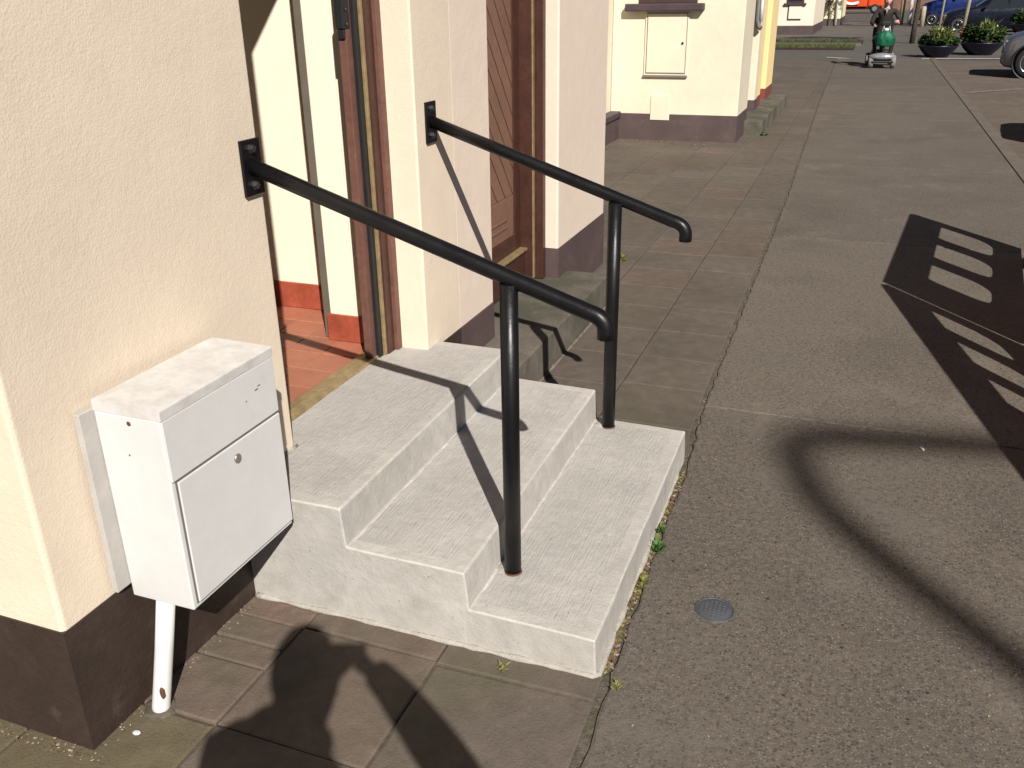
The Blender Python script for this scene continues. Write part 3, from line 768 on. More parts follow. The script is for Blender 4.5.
for k in range(14):
    x = -22 + k * 3.3
    for z in (.9, 3.6):
        c = MB(); c.box(x, x + 1.1, -.05, .02, z, z + 1.4, .01); wo = c.build('window', postw, t)
        c = MB(); c.box(x + .08, x + 1.02, -.056, -.051, z + .08, z + 1.32); c.build('pane', glassm, wo)
t = thing('house', 'dark brick house behind the parked cars', 'house', (22, 74, 0))
c = MB(); c.box(-9, 9, 0, 8, -.1, 6, .02); c.build('wall', M('dark_brick_wall', (.12, .07, .055), .9, .2, 1.5), t)
c = MB(); gable(c, -9, 9, -.2, 8.2, 6, 2.4); c.build('roof', slatem, t)
for x in (-7.4, -3.6, .4, 4.4):
    for z in (.9, 3.6):
        c = MB(); c.box(x, x + 1.2, -.05, .02, z, z + 1.4, .01); wo = c.build('window', postw, t)
        c = MB(); c.box(x + .08, x + 1.12, -.056, -.051, z + .08, z + 1.32); c.build('pane', glassm, wo)

for k in range(4):  # unseen houses opposite, put in to cut the sky fill
    t = thing('house', 'added unseen house across the road, out of the frame', 'house', (25, -30 + k * 16, 0), 0, 'added unseen houses across the road')
    c = MB(); c.box(0, 8, .01, 15.99, -.1, 6, .02); c.build('wall', farpink, t)
    c = MB(); gable(c, 0, 8, 0, 16, 6, 2.2); c.build('roof', slatem, t)
# ---- small things on the ground -------------------------------------
t = thing('access_cover', 'small round blue grey iron access cover set in the pavement', 'access cover', (1.281, .377, 0))
c = MB(); c.lathe([(.056, -.02), (.056, .0015), (.051, .0022), (.051, -.02)], seg=36); c.build('frame', cover, t)
c = MB(); c.lathe([(.0495, -.02), (.0495, .0012), (.0485, .0018), (0.001, .0018)], seg=36); co = c.build('lid', cover, t)
c = MB()
for k in range(-3, 4):
    w_ = math.sqrt(max(0, .043 ** 2 - (k * .0115) ** 2))
    for q in range(-3, 4):
        if abs(q * .012) + .004 < w_: c.box(q * .012 - .004, q * .012 + .004, k * .0115 - .003, k * .0115 + .003, .0016, .0032, .0008, seg=1)
c.build('ribs', cover, co)
def weed(label, x, y, s, n, mat, grp=None):
    w = MB()
    for k in range(n):
        a = rnd.uniform(0, 2 * PI); r = rnd.uniform(.1, 1) * s; h = rnd.uniform(.15, .9) * s
        b = Vector((rnd.uniform(-.25, .25) * s, rnd.uniform(-.6, .6) * s, 0)); tip = b + Vector((math.cos(a) * r, math.sin(a) * r, h))
        sd = Vector((-math.sin(a), math.cos(a), 0)) * rnd.uniform(.12, .26) * s
        mid = b.lerp(tip, .55) + Vector((0, 0, .12 * s))
        v = [b, mid + sd, tip, mid - sd]
        w.face(v, 0)
    o = w.build('weed', mat, None, (x, y, -.004)); tag(o, label, 'weed', grp); return o
weed('bright green broad weed in the middle of the dirt joint beside the bottom step', 1.060, .625, .034, 46, leafg)
weed('small dark green weed just behind the bright one along the bottom step', 1.052, .735, .024, 26, leafg)
weed('yellowish weed tuft nearer the low front corner of the bottom step', 1.062, .43, .026, 30, leafy)
weed('thin sprig of grass against the foot of the steps on the paving', .80, -.055, .022, 18, leafy)
weed('tiny grass tuft on the pavement edge off the step corner', 1.10, -.02, .02, 12, leafy)
weed('mossy green tuft at the corner of the far pinkish house front', .12, 3.86, .06, 40, leafy)
weed('green tuft by the corner of the long low step', .37, 10.0, .06, 30, leafg)
bm = bmesh.new(); 
def chip(bm, x, y, z, s, mi):
    a = rnd.uniform(0, PI); ca, sa = math.cos(a) * s, math.sin(a) * s; k = rnd.uniform(.35, .8)
    tz = lambda: z + rnd.uniform(0, s * .5)
    P = [(x - ca, y - sa, tz()), (x + sa * k, y - ca * k, tz()), (x + ca, y + sa, tz()), (x - sa * k, y + ca * k, tz())]
    f = bm.faces.new([bm.verts.new(p) for p in P]); f.material_index = mi
for k in range(1000):
    y = rnd.uniform(.02, 1.15); chip(bm, 1.040 + rnd.gauss(.014, .008) - .012 * y, y, -.004, rnd.uniform(.003, .010), 0 if rnd.random() < .6 else (1 if rnd.random() < .35 else 2))
for k in range(260):
    y = rnd.uniform(-1, 6); chip(bm, jx(y) + rnd.gauss(-.004, .006), y, -.006, rnd.uniform(.002, .006), 0 if rnd.random() < .6 else 1)
for k in range(160):
    chip(bm, rnd.uniform(.0, .04), rnd.uniform(-.62, -.02), 0, rnd.uniform(.002, .005), rnd.choice((0, 1)))
    chip(bm, rnd.uniform(-.5, .05), rnd.uniform(-.67, -.635), 0, rnd.uniform(.002, .006), rnd.choice((0, 1)))
for k in range(170):
    chip(bm, rnd.uniform(1.1, 2.2), rnd.uniform(-.6, 2.6), .001, rnd.uniform(.0015, .0045), rnd.choice((1, 1, 0)))
for k in range(150):
    chip(bm, rnd.uniform(-1.2, .1), 9.24 - abs(rnd.gauss(0, .12)), .001, rnd.uniform(.004, .012), rnd.choice((1, 0)))
me = bpy.data.meshes.new('leaf_litter'); bm.to_mesh(me); bm.free()
for m_ in (litterm, litter2, leafy): me.materials.append(m_)
o = bpy.data.objects.new('leaf_litter', me); COL.objects.link(o); tag(o, 'dead leaf bits and grit lying along the joints and wall feet', 'leaf litter', kind='stuff')
c = MB(); c.tube([(0, 0, .004), (.012, -.02, .004)], .004, 8); tag(c.build('cigarette_butt', whitep, None, (1.862, 1.63, 0)), 'white cigarette butt lying on the pavement by the slab joint', 'litter')
c = MB(); vs = c.ell((0, 0, .002), (.011, .008, .003), sub=2); tag(c.build('paint_flake', whitep, None, (.061, -.557, 0)), 'white flake on the paving below the meter box pipe', 'litter')

# ------------------------------------------------------------------ vehicles
def car(name, label, cat, loc, rz, paint, L_=4.1, W=1.72, H=1.46, hatch=True, detail=True, grp=None):
    t = thing(name, label, cat, loc, rz, grp); hw = W / 2
    # stations: fraction of length from nose, half width factor, z bottom, shoulder z, top z (roof / bonnet)
    ST = [(0, .80, .27, .62, .66), (.015, .89, .21, .70, .75), (.05, .955, .19, .77, .83), (.13, .985, .19, .83, .91), (.23, 1, .19, .88, .98), (.28, 1, .19, .90, 1.02),
          (.36, 1, .19, .91, 1.27), (.44, 1, .19, .92, 1.42), (.55, 1, .19, .93, 1.46), (.68, 1, .19, .95, 1.45), (.80, .99, .20, .97, 1.38), (.88, .97, .22, .98, 1.26), (.95, .93, .26, .96, 1.05), (.985, .86, .30, .86, .92), (1, .76, .36, .72, .76)]
    k = H / 1.46
    def sec(s):
        fx, wf, zb, zs, zt = s
        x = L_ * (.5 - fx); w = hw * wf; zs *= k; zt *= k
        cab = max(0, zt - zs - .12)
        wr = w * (1 - .26 * min(1, cab / .38)) - .05
        return [(x, 0, zb), (x, w * .86, zb), (x, w * .97, zb + .1), (x, w, zb + (zs - zb) * .55), (x, w * .985, zs - .06), (x, w * .955, zs), (x, wr, zt - .06 - (.02 if cab > 0 else 0)), (x, wr * .86, zt - .015), (x, 0, zt)]
    secs = [sec(s) for s in ST]
    b = MB()
    rows = []
    for s in secs:
        full = s + [(x, -y, z) for x, y, z in s[-2:0:-1]]
        rows.append([b.bm.verts.new(p) for p in full])
    n = len(rows[0])
    for a, c_ in zip(rows[:-1], rows[1:]):
        for i in range(n):
            f = b.bm.faces.new([a[i], a[(i + 1) % n], c_[(i + 1) % n], c_[i]]); f.smooth = True
    b.bm.faces.new(rows[0]); b.bm.faces.new(rows[-1][::-1])
    body = b.build('body', paint, t)
    # glass panels sampled on the cabin surface
    def at(fx, v):   # v 0 shoulder .. 1 roof edge
        for (s0, s1), (c0, c1) in zip(zip(ST[:-1], ST[1:]), zip(secs[:-1], secs[1:])):
            if s0[0] <= fx <= s1[0]:
                u = (fx - s0[0]) / (s1[0] - s0[0]); P = [Vector(p).lerp(Vector(q), u) for p, q in zip(c0, c1)]
                return P[5].lerp(P[6], v), P
    for sy in (1, -1):
        for (f0, f1) in ((.375, .565), (.585, .74), (.755, .84)):
            g = MB(); xs = [f0 + (f1 - f0) * q / 5 for q in range(6)]
            lo, hi = [], []
            for q in xs:
                for v, lst in ((.10, lo), (.90, hi)):
                    p, _ = at(q, v); lst.append(Vector((p.x, (p.y + .006) * sy, p.z)))
            if f0 == .375: hi[0] = lo[0].lerp(hi[1], .25); 
            for q in range(5): g.face([lo[q], lo[q + 1], hi[q + 1], hi[q]], smooth=True)
            g.build('side_window', glassm, t)
    def top_glass(f0, f1, name):
        g = MB(); R = []
        for q in range(5):
            p, P = at(f0 + (f1 - f0) * q / 4, 0)
            a, m_, c0 = P[6], P[7], P[8]
            up = Vector((.012 if f0 < .5 else -.012, 0, .008))
            R.append([Vector((a.x, a.y * .93, a.z)) + up, Vector((m_.x, m_.y, m_.z)) + up, c0 + up, Vector((m_.x, -m_.y, m_.z)) + up, Vector((a.x, -a.y * .93, a.z)) + up])
        for q in range(4):
            for i in range(4): g.face([R[q][i], R[q][i + 1], R[q + 1][i + 1], R[q + 1][i]], smooth=True)
        g.build(name, glassm, t)
    top_glass(.285, .43, 'windscreen'); top_glass(.81, .935, 'rear_window')
    # wheels
    wr_ = .30
    for fx in (.132, .80):
        for sy in (1, -1):
            x = L_ * (.5 - fx)
            a = MB(); a.lathe([(.36, 0), (.365, .02 * sy), (.345, .03 * sy), (.33, .0)], (x, (hw - .025) * sy, wr_ + .02), 28, axis='y'); a.build('wheel_arch', blackpl, t)
            wl = empty('wheel', (x, (hw - .09) * sy, wr_)); wl.parent = t
            ty_ = MB(); prof = [(.19, -.09), (.27, -.095), (.295, -.075), (.30, 0), (.295, .075), (.27, .1), (.205, .1)]
            ty_.lathe([(r, h * sy) for r, h in prof], seg=28, axis='y'); ty_.build('tyre', tyre, wl)
            rm = MB(); rm.lathe([(.205, .098 * sy), (.21, .104 * sy), (.195, .106 * sy), (.185, .07 * sy), (.01, .068 * sy)], seg=28, axis='y')
            for q in range(6):
                an = q * PI / 3; ca, sa = math.cos(an), math.sin(an)
                pts = [(ca * .03 - sa * .028, sa * .03 + ca * .028), (ca * .03 + sa * .028, sa * .03 - ca * .028), (ca * .19 + sa * .018, sa * .19 - ca * .018), (ca * .19 - sa * .018, sa * .19 + ca * .018)]
                rm.prism(pts, min(.07 * sy, .1 * sy), max(.07 * sy, .1 * sy), axis='y')
            rm.lathe([(.045, .07 * sy), (.045, .106 * sy), (.03, .108 * sy)], seg=14, axis='y')
            rm.build('rim', rimm, wl)
    X = L_ / 2
    for sy in (1, -1):
        h = MB(); vs = h.ell((X - .155, hw * .70 * sy, .66 * k), (.16, .17, .07)); h.build('headlight', lampg, t)
        h = MB(); h.ell((-X + .09, hw * .78 * sy, .80 * k), (.07, .10, .10)); h.build('tail_light', redl, t)
        h = MB(); h.ell((X - L_ * .36, (hw + .08) * sy, 1.0 * k), (.07, .09, .06)); h.build('wing_mirror', paint, t)
        h = MB(); h.box(X - L_ * .53, X - L_ * .53 + .0, 0, 0, 0, 0) if False else None
        for fx in (.53, .72):
            h = MB(); p, P = at(fx, 0); h.box(p.x - .08, p.x + .06, min(sy * (hw + .004), sy * (hw - .02)), max(sy * (hw + .004), sy * (hw - .02)), .80 * k, .825 * k, .003); h.build('door_handle', blackpl, t)
    h = MB(); h.box(X - .06, X + .012, -hw * .62, hw * .62, .26, .36, .012); h.build('lower_grille', blackpl, t)
    h = MB(); h.box(X - .03, X + .008, -hw * .42, hw * .42, .50 * k, .57 * k, .008); h.build('grille', blackpl, t)
    h = MB(); h.box(X + .012, X + .022, -.26, .26, .38, .49, .003); h.build('number_plate', platem, t)
    return t
# all nosed in to the kerb, fronts facing -X
sil = car('parked_car', 'silver car parked nose in, its front wheel at the right edge', 'car', (4.02 + 2.05, 20.2, -.014), PI - .10, carsil)
sil2 = copy_tree(sil); sil2.location = (3.62 + 2.05, 10.35, -.014); tag(sil2, 'second silver car outside the right edge, only its pointed shadow on the kerb', 'car')
dk = car('parked_car', 'black navy car side on behind the planters', 'car', (4.25 + 2.1, 45.0, -.02), PI, carnavy, L_=4.2, W=1.74)
bl = car('parked_van', 'bright blue van parked farthest back behind the grey posts', 'van', (3.62 + 2.2, 54.5, -.02), PI, carblue, L_=4.4, W=1.8, H=1.95)
mr_ = car('parked_car', 'dark maroon car between the blue van and the black navy car', 'car', (4.5 + 2.1, 49.2, -.02), PI, carmar, L_=4.1)
# orange lorry far off
t = thing('lorry', 'orange red lorry parked far away at the top edge', 'lorry', (-.7, 88, -.02))
c = MB(); c.box(-1.9, 1.25, 0, 2.2, .55, 2.9, .05); c.build('cargo_box', carorg, t)
c = MB(); c.box(1.27, 2.6, .05, 2.1, .5, 2.3, .18, seg=3); cb = c.build('cab', carorg, t)
c = MB(); c.box(1.7, 2.3, .02, .05, 1.4, 2.0, .01); c.build('side_window', glassm, cb)
c = MB()
pts = [(.0 + .75 * math.cos(a), 1.15 + .45 * math.sin(a)) for a in [PI * .9 + q * PI * .9 / 10 for q in range(11)]]; pts += [(.0 + .6 * math.cos(a), 1.2 + .3 * math.sin(a)) for a in [PI * 1.8 - q * PI * .9 / 10 for q in range(11)]]
c.prism(pts, -.012, -.003, axis='y'); c.build('curved_stripe', barrw, t)
c = MB(); c.box(-1.7, -1.0, -.012, -.003, .75, .95, .003); c.box(-.9, .5, -.012, -.003, .62, .70, .003); c.build('dark_stripe', carnavy, t)
c = MB(); c.box(-1.85, 2.5, .2, 2.0, .32, .53, .02); c.build('chassis', blackpl, t)
for x in (-1.2, 1.9):
    w = empty('wheel', (x, .12, .38)); w.parent = t
    c = MB(); c.lathe([(.2, -.12), (.36, -.12), (.38, 0), (.36, .12), (.2, .12)], seg=20, axis='y'); c.build('tyre', tyre, w)
    c = MB(); c.lathe([(.2, -.125), (.15, -.09), (.02, -.09)], seg=16, axis='y'); c.build('rim', rimm, w)

# ------------------------------------------------------------------ planters, posts, trees
def leaf_ball(mb, c, r, n, size, up=0.2, mi=None, blade=False):
    for k in range(n):
        while True:
            d = Vector((rnd.uniform(-1, 1), rnd.uniform(-1, 1), rnd.uniform(-1, 1)))
            if d.length < 1: break
        d = d.normalized() * rnd.uniform(.35, 1.05)
        p = Vector(c) + Vector((d.x * r[0], d.y * r[1], d.z * r[2]))
        a = rnd.uniform(0, 2 * PI); s = size * rnd.uniform(.6, 1.4)
        ax = Vector((math.cos(a), math.sin(a), rnd.uniform(-.3, .8))).normalized(); sd = ax.cross(Vector((rnd.uniform(-1, 1), rnd.uniform(-1, 1), 1))).normalized()
        f = mb.face([p - ax * s * .5, p + sd * s * .28, p + ax * s * .6, p - sd * s * .28], mi if mi is not None else 0)
def blades(mb, c, n, h, spread, w=.014, mi=0):
    for k in range(n):
        a = rnd.uniform(0, 2 * PI); r = rnd.uniform(.05, 1) * spread; hh = h * rnd.uniform(.6, 1.05)
        b = Vector(c) + Vector((rnd.uniform(-.3, .3) * spread, rnd.uniform(-.3, .3) * spread, 0))
        m_ = b + Vector((math.cos(a) * r * .45, math.sin(a) * r * .45, hh * .75)); tp = b + Vector((math.cos(a) * r, math.sin(a) * r, hh * rnd.uniform(.75, 1.0)))
        sd = Vector((-math.sin(a), math.cos(a), 0)) * w
        mb.face([b - sd, b + sd, m_ + sd, m_ - sd], mi); mb.face([m_ - sd, m_ + sd, tp], mi)
def planter(label, x, y, R, H, big):
    t = thing('planter', label, 'planter', (x, y, -.02), 0, 'planters of greenery by the parking bays')
    b = MB(); b.lathe([(R * .50, 0), (R * .56, .02), (R * .82, H * .5), (R * .97, H * .86), (R * 1.02, H * .93), (R * 1.02, H), (R * .96, H), (R * .92, H - .05), (.01, H - .06)], seg=32); b.build('bowl', bowlm, t)
    b = MB(); b.lathe([(R * .92, H - .05), (R * .6, H - .03), (.01, H - .02)], seg=24); b.build('soil', soilm, t)
    f = MB()
    for (dx, dy, rx, rz) in ((-.55, 0, .42, .22), (.5, .1, .4, .2), (0, -.45, .5, .2), (0, .3, .5, .24), (-.75, -.1, .28, .26), (.75, 0, .25, .18)):
        leaf_ball(f, (dx * R, dy * R, H + .03 + (.16 if big else .05)), (rx * R, rx * R, rz * (1.7 if big else 1.15) * R * 1.3), 330, .10)
    f.build('dark_foliage', leafd, t)
    f = MB()
    for (dx, dy, rx, rz) in ((-.1, -.2, .5, .22), (.35, 0, .4, .25), (.6, -.2, .3, .2)):
        leaf_ball(f, (dx * R, dy * R, H + .12 + (.12 if big else 0)), (rx * R, rx * R, rz * R * 1.2), 170, .09)
    f.build('green_foliage', leafm, t)
    f = MB(); blades(f, (.05 * R, -.1, H), 240 if not big else 150, .55 if not big else .66, .60, .014); f.build('grass_blades', leafl, t)
    f = MB()
    for k in range(14):
        a = rnd.uniform(0, 2 * PI); rr = rnd.uniform(.1, .7) * R
        f.ell((math.cos(a) * rr, math.sin(a) * rr, H + rnd.uniform(.2, .42)), (.02, .02, .035), sub=1)
    f.build('flowers', flowp, t)
    return t
planter('navy bowl planter with yellowish blades, nearest the scooter rider', 3.15, 26.55, .50, .30, False)
planter('navy bowl planter with the tallest bushy greenery, left of the silver car', 4.32, 27.75, .56, .33, True)
planter('navy bowl planter partly cut by the right edge above the silver car', 7.15, 41.6, .62, .42, True)
c = MB(); c.lathe([(.09, 0), (.13, .2), (.15, .2), (.15, .25), (.13, .25), (.12, .22), (.01, .21)], seg=20); tag(c.build('flower_pot', terra, None, (4.62, 38.2, -.02)), 'orange terracotta pot at the foot of the thicker leaning stake', 'pot')
def post(name, label, cat, x, y, r, h, mat, lean=(0, 0), cap=None):
    p = MB(); p.tube([(0, 0, -.1), (lean[0] * .5, lean[1] * .5, h * .5), (lean[0], lean[1], h)], r, 12); o = p.build(name, mat, None, (x, y, 0)); tag(o, label, cat); return o
post('stake', 'thin pale stake rising behind the nearest planter', 'stake', 4.02, 43.0, .042, 2.6, postt, (.10, 0))
post('stake', 'thicker leaning pale stake with the orange pot at its foot', 'stake', 4.58, 38.3, .065, 2.8, postt, (.16, 0))
post('post', 'white post behind the scooter rider on the right', 'post', 3.16, 55, .11, 3.2, postw)
post('post', 'tan timber post beside the white one, nearest the rider', 'post', 2.75, 55.5, .12, 3.0, postt)
post('bollard', 'short grey brown bollard right of the dark tree trunk', 'bollard', 3.70, 52, .11, .95, postt)
def bare_tree(label, x, y, r, h):
    t = thing('tree', label, 'tree', (x, y, -.02), 0)
    tr = MB(); P = [Vector((0, 0, -.1)), Vector((0.01, 0, h * .2)), Vector((.03, .03, h * .4)), Vector((.02, .05, h * .6))]
    tr.tube(P, r, 12, radii=[r * 1.25, r, r * .85, r * .7]); tr.build('trunk', barkm, t)
    cr = MB()
    def br(p, d, l, rr, depth):
        q = p + d * l * .5 + Vector((rnd.uniform(-.1, .1), rnd.uniform(-.1, .1), .05)) * l; e = p + d * l
        cr.tube([p, q, e], rr, 6, radii=[rr, rr * .8, rr * .6])
        if depth == 0:
            for k in range(6):
                s = e + Vector((rnd.uniform(-.25, .25), rnd.uniform(-.25, .25), rnd.uniform(-.2, .25)))
                cr.face([s, s + Vector((.05, .02, .06)), s + Vector((.0, .03, .12)), s + Vector((-.05, 0, .06))], 1)
            return
        for k in range(3 if depth > 1 else 4):
            nd = (d + Vector((rnd.uniform(-.9, .9), rnd.uniform(-.9, .9), rnd.uniform(-.1, .6)))).normalized(); br(e, nd, l * rnd.uniform(.6, .8), rr * .6, depth - 1)
    for k in range(4):
        a = k * PI / 2 + rnd.uniform(-.4, .4); br(P[-1] - Vector((0, 0, .05 * k)), Vector((math.cos(a) * .7, math.sin(a) * .7, .9)).normalized(), h * .22, r * .6, 3)
    cr.build('crown', [barkm, twigm], t)
bare_tree('street tree with a dark slim leaning trunk right of the rider', 2.74, 34.2, .075, 4.2)
bare_tree('street tree with a thick brown trunk behind the black navy car', 6.9, 47.9, .17, 8)
bare_tree('street tree with a dull trunk right behind the head of the rider', 2.05, 60, .22, 7)

# ------------------------------------------------------------------ people
def skin_mesh(verts, edges, radii, sub=2):
    me = bpy.data.meshes.new('tmp'); me.from_pydata([tuple(v) for v in verts], edges, [])
    o = bpy.data.objects.new('tmp', me); COL.objects.link(o)
    o.modifiers.new('s', 'SKIN'); sk = me.skin_vertices[0].data
    for i, r in enumerate(radii): sk[i].radius = (r, r) if not isinstance(r, tuple) else r
    sk[0].use_root = True
    ss = o.modifiers.new('u', 'SUBSURF'); ss.levels = sub; ss.render_levels = sub
    dg = bpy.context.evaluated_depsgraph_get(); ev = o.evaluated_get(dg)
    m2 = bpy.data.meshes.new_from_object(ev)
    bpy.data.objects.remove(o); bpy.data.meshes.remove(me)
    return m2
def figure(J, mats, head_c, head_dir, matfn, hair=None, bulk=None, parent=None):
    """J: joints. returns bmesh with one body surface"""
    names = ['pelvis', 'waist', 'chest', 'neck0', 'neck1', 'shL', 'elL', 'wrL', 'paL', 'shR', 'elR', 'wrR', 'paR', 'hipL', 'knL', 'anL', 'toL', 'hipR', 'knR', 'anR', 'toR']
    rad = dict(pelvis=(.15, .11), waist=(.14, .105), chest=(.155, .115), neck0=.062, neck1=.055, shL=.07, elL=.047, wrL=.031, paL=(.038, .02), shR=.07, elR=.047, wrR=.031, paR=(.038, .02),
               hipL=.095, knL=.06, anL=.043, toL=.04, hipR=.095, knR=.06, anR=.043, toR=.04)
    rad.update(bulk or {})
    ed = [('pelvis', 'waist'), ('waist', 'chest'), ('chest', 'neck0'), ('neck0', 'neck1'), ('chest', 'shL'), ('shL', 'elL'), ('elL', 'wrL'), ('wrL', 'paL'), ('chest', 'shR'), ('shR', 'elR'), ('elR', 'wrR'), ('wrR', 'paR'),
          ('pelvis', 'hipL'), ('hipL', 'knL'), ('knL', 'anL'), ('anL', 'toL'), ('pelvis', 'hipR'), ('hipR', 'knR'), ('knR', 'anR'), ('anR', 'toR')]
    idx = {n: i for i, n in enumerate(names)}
    me = skin_mesh([J[n] for n in names], [(idx[a], idx[b]) for a, b in ed], [rad[n] for n in names])
    bm = bmesh.new(); bm.from_mesh(me); bpy.data.meshes.remove(me)
    for f in bm.faces: f.smooth = True
    # fingers: five short chains per hand
    for s in 'LR':
        W, P = Vector(J['wr' + s]), Vector(J['pa' + s]); d = (P - W).normalized(); grip = Vector(J['grip' + s]).normalized()
        sd = d.cross(grip).normalized()
        for k, (off, ln) in enumerate(((-.027, .058), (-.009, .068), (.009, .064), (.027, .05))):
            b0 = P - d * .012 + sd * off; k1 = P + d * ln * .5 + sd * off * 1.1; k2 = k1 + (d * .45 + grip * .8).normalized() * ln * .42; k3 = k2 + (grip * .9 - d * .45).normalized() * ln * .36
            q = skin_mesh([b0, k1, k2, k3], [(0, 1), (1, 2), (2, 3)], [.0095, .009, .008, .007], 1); bm.from_mesh(q); bpy.data.meshes.remove(q)
        tb = [W.lerp(P, .45) + sd * .022, W.lerp(P, .8) + sd * .055 + grip * .012, P + sd * .06 + grip * .03 + d * .012]
        q = skin_mesh(tb, [(0, 1), (1, 2)], [.012, .010, .008], 1); bm.from_mesh(q); bpy.data.meshes.remove(q)
    for f in bm.faces: f.smooth = True
    # head with face
    hb = bmesh.new(); bmesh.ops.create_icosphere(hb, subdivisions=4, radius=1)
    for v in hb.verts:
        x, y, z = v.co           # +y is the face
        w = .077 * (1 - .20 * max(0, -z) ** 1.3 - .06 * max(0, z)); dpt = .098; hh = .118
        X, Y, Z = x * w, y * dpt, z * hh
        if y > 0:
            Y -= .012 * max(0, -z - .2) 
            nose = math.exp(-(x * 5.2) ** 2) * math.exp(-((z + .12) * 4.2) ** 2); Y += .026 * nose
            br_ = math.exp(-((z - .17) * 9) ** 2) * math.exp(-(x * 1.5) ** 2); Y += .005 * br_
            for ex in (-.38, .38): Y -= .013 * math.exp(-((x - ex) * 5.5) ** 2 - ((z - .02) * 8) ** 2)
            Y -= .004 * math.exp(-(x * 3.5) ** 2 - ((z + .50) * 16) ** 2); Y += .006 * math.exp(-(x * 3.2) ** 2 - ((z + .42) * 10) ** 2) + .006 * math.exp(-(x * 3.2) ** 2 - ((z + .58) * 10) ** 2)
            Y += .010 * math.exp(-(x * 3) ** 2 - ((z + .88) * 6) ** 2)
        v.co = (X, Y, Z)
    for sx in (-1, 1):
        g_ = bmesh.ops.create_icosphere(hb, subdivisions=2, radius=1, matrix=Matrix.Translation((sx * .079, -.008, -.005)) @ Matrix.Diagonal((.010, .020, .031, 1)))
    hd = Vector(head_dir).normalized(); rt = hd.cross(Vector((0, 0, 1))).normalized(); upv = rt.cross(hd)
    mx = Matrix((rt, hd, upv)).transposed().to_4x4(); mx.translation = Vector(head_c)
    bmesh.ops.transform(hb, matrix=mx, verts=hb.verts)
    for f in hb.faces: f.smooth = True
    q = bpy.data.meshes.new('t'); hb.to_mesh(q); hb.free(); n0 = len(bm.faces); bm.from_mesh(q); bpy.data.meshes.remove(q)
    bm.faces.ensure_lookup_table()
    for i, f in enumerate(bm.faces):
        f.smooth = True
        f.material_index = 0 if i >= n0 else matfn(f.calc_center_median(), J)
    me = bpy.data.meshes.new('body'); bm.to_mesh(me); bm.free()
    for m_ in mats: me.materials.append(m_)
    o = bpy.data.objects.new('body', me); COL.objects.link(o); o.parent = parent
    # hair cap
    if hair:
        hb = bmesh.new(); bmesh.ops.create_icosphere(hb, subdivisions=4, radius=1)
        kill = [v for v in hb.verts if (v.co.y > .30 and v.co.z < .55) or v.co.z < -.45 or (v.co.y > -.1 and v.co.z < .05)]
        bmesh.ops.delete(hb, geom=kill, context='VERTS')
        for v in hb.verts:
            nn = 1 + .05 * mnoise.noise(v.co * 6); v.co = (v.co.x * .085 * nn, (v.co.y * .106 - .004) * nn, (v.co.z * .127 + .002) * nn)
        bmesh.ops.transform(hb, matrix=mx, verts=hb.verts)
        ret = bmesh.ops.solidify(hb, geom=hb.faces, thickness=.006)
        for f in hb.faces: f.smooth = True
        me = bpy.data.meshes.new('hair'); hb.to_mesh(me); hb.free(); me.materials.append(hair)
        ho = bpy.data.objects.new('hair', me); COL.objects.link(ho); ho.parent = parent
    return o
def near_seg(p, a, b):
    a, b = Vector(a), Vector(b); d = b - a; t = max(0, min(1, (p - a).dot(d) / d.length_squared)); return (p - (a + d * t)).length
def dress(sleeve=.85):
    def fn(c, J):
        segs = [('wrL', 'paL', 0), ('wrR', 'paR', 0), ('neck0', 'neck1', 0), ('shL', 'elL', 1), ('elL', 'wrL', 1), ('shR', 'elR', 1), ('elR', 'wrR', 1), ('chest', 'neck0', 1), ('waist', 'chest', 1), ('pelvis', 'waist', 1), ('chest', 'shL', 1), ('chest', 'shR', 1),
                ('pelvis', 'hipL', 2), ('pelvis', 'hipR', 2), ('hipL', 'knL', 2), ('knL', 'anL', 2), ('hipR', 'knR', 2), ('knR', 'anR', 2), ('anL', 'toL', 3), ('anR', 'toR', 3)]
        best = min(segs, key=lambda s: near_seg(c, J[s[0]], J[s[1]])); 
        if min((c - Vector(J['paL'])).length, (c - Vector(J['paR'])).length) < .07: return 0
        return best[2]
    return fn

# ---- the photographer (behind the camera, casting the shadow in the foreground)
CAM = Vector((1.49763, -1.76513, 1.6))
hc = Vector((1.556, -1.986, 1.665))
f_ = Vector((-.358, .934, 0)); r_ = Vector((.934, .358, 0))
bd = (f_ * math.cos(.85) + r_ * math.sin(.85)).normalized(); br_ = Vector((bd.y, -bd.x, 0))
ph = thing('person', 'photographer holding up a phone, seen only as a shadow on the paving below the steps', 'person', (1.60, -2.05, 0))
o3 = Vector((1.60, -2.05, 0))
S0 = hc + Vector((0, 0, -.245)) - f_ * .05 - r_ * .055
J = dict(neck1=hc + Vector((0, 0, -.10)) - f_ * .02, neck0=S0 + Vector((0, 0, .07)), chest=S0 - Vector((0, 0, .08)), waist=S0 - Vector((0, 0, .34)) + r_ * .02, pelvis=S0 - Vector((0, 0, .55)) + r_ * .03)
J['shL'] = S0 - br_ * .165 + Vector((0, 0, -.03)); J['shR'] = S0 + br_ * .215 + Vector((0, 0, -.015))
J['paR'] = CAM - f_ * .035 + r_ * .10 + Vector((0, 0, -.075)); J['wrR'] = J['paR'] + r_ * .055 - f_ * .02 + Vector((0, 0, -.06))
J['elR'] = hc + r_ * .335 + f_ * .09 + Vector((0, 0, -.42))
J['paL'] = CAM - f_ * .035 + r_ * .0 + Vector((0, 0, -.09)); J['wrL'] = J['paL'] - r_ * .05 - f_ * .035 + Vector((0, 0, -.075)); J['elL'] = J['shL'] + f_ * .07 - r_ * .07 + Vector((0, 0, -.27))
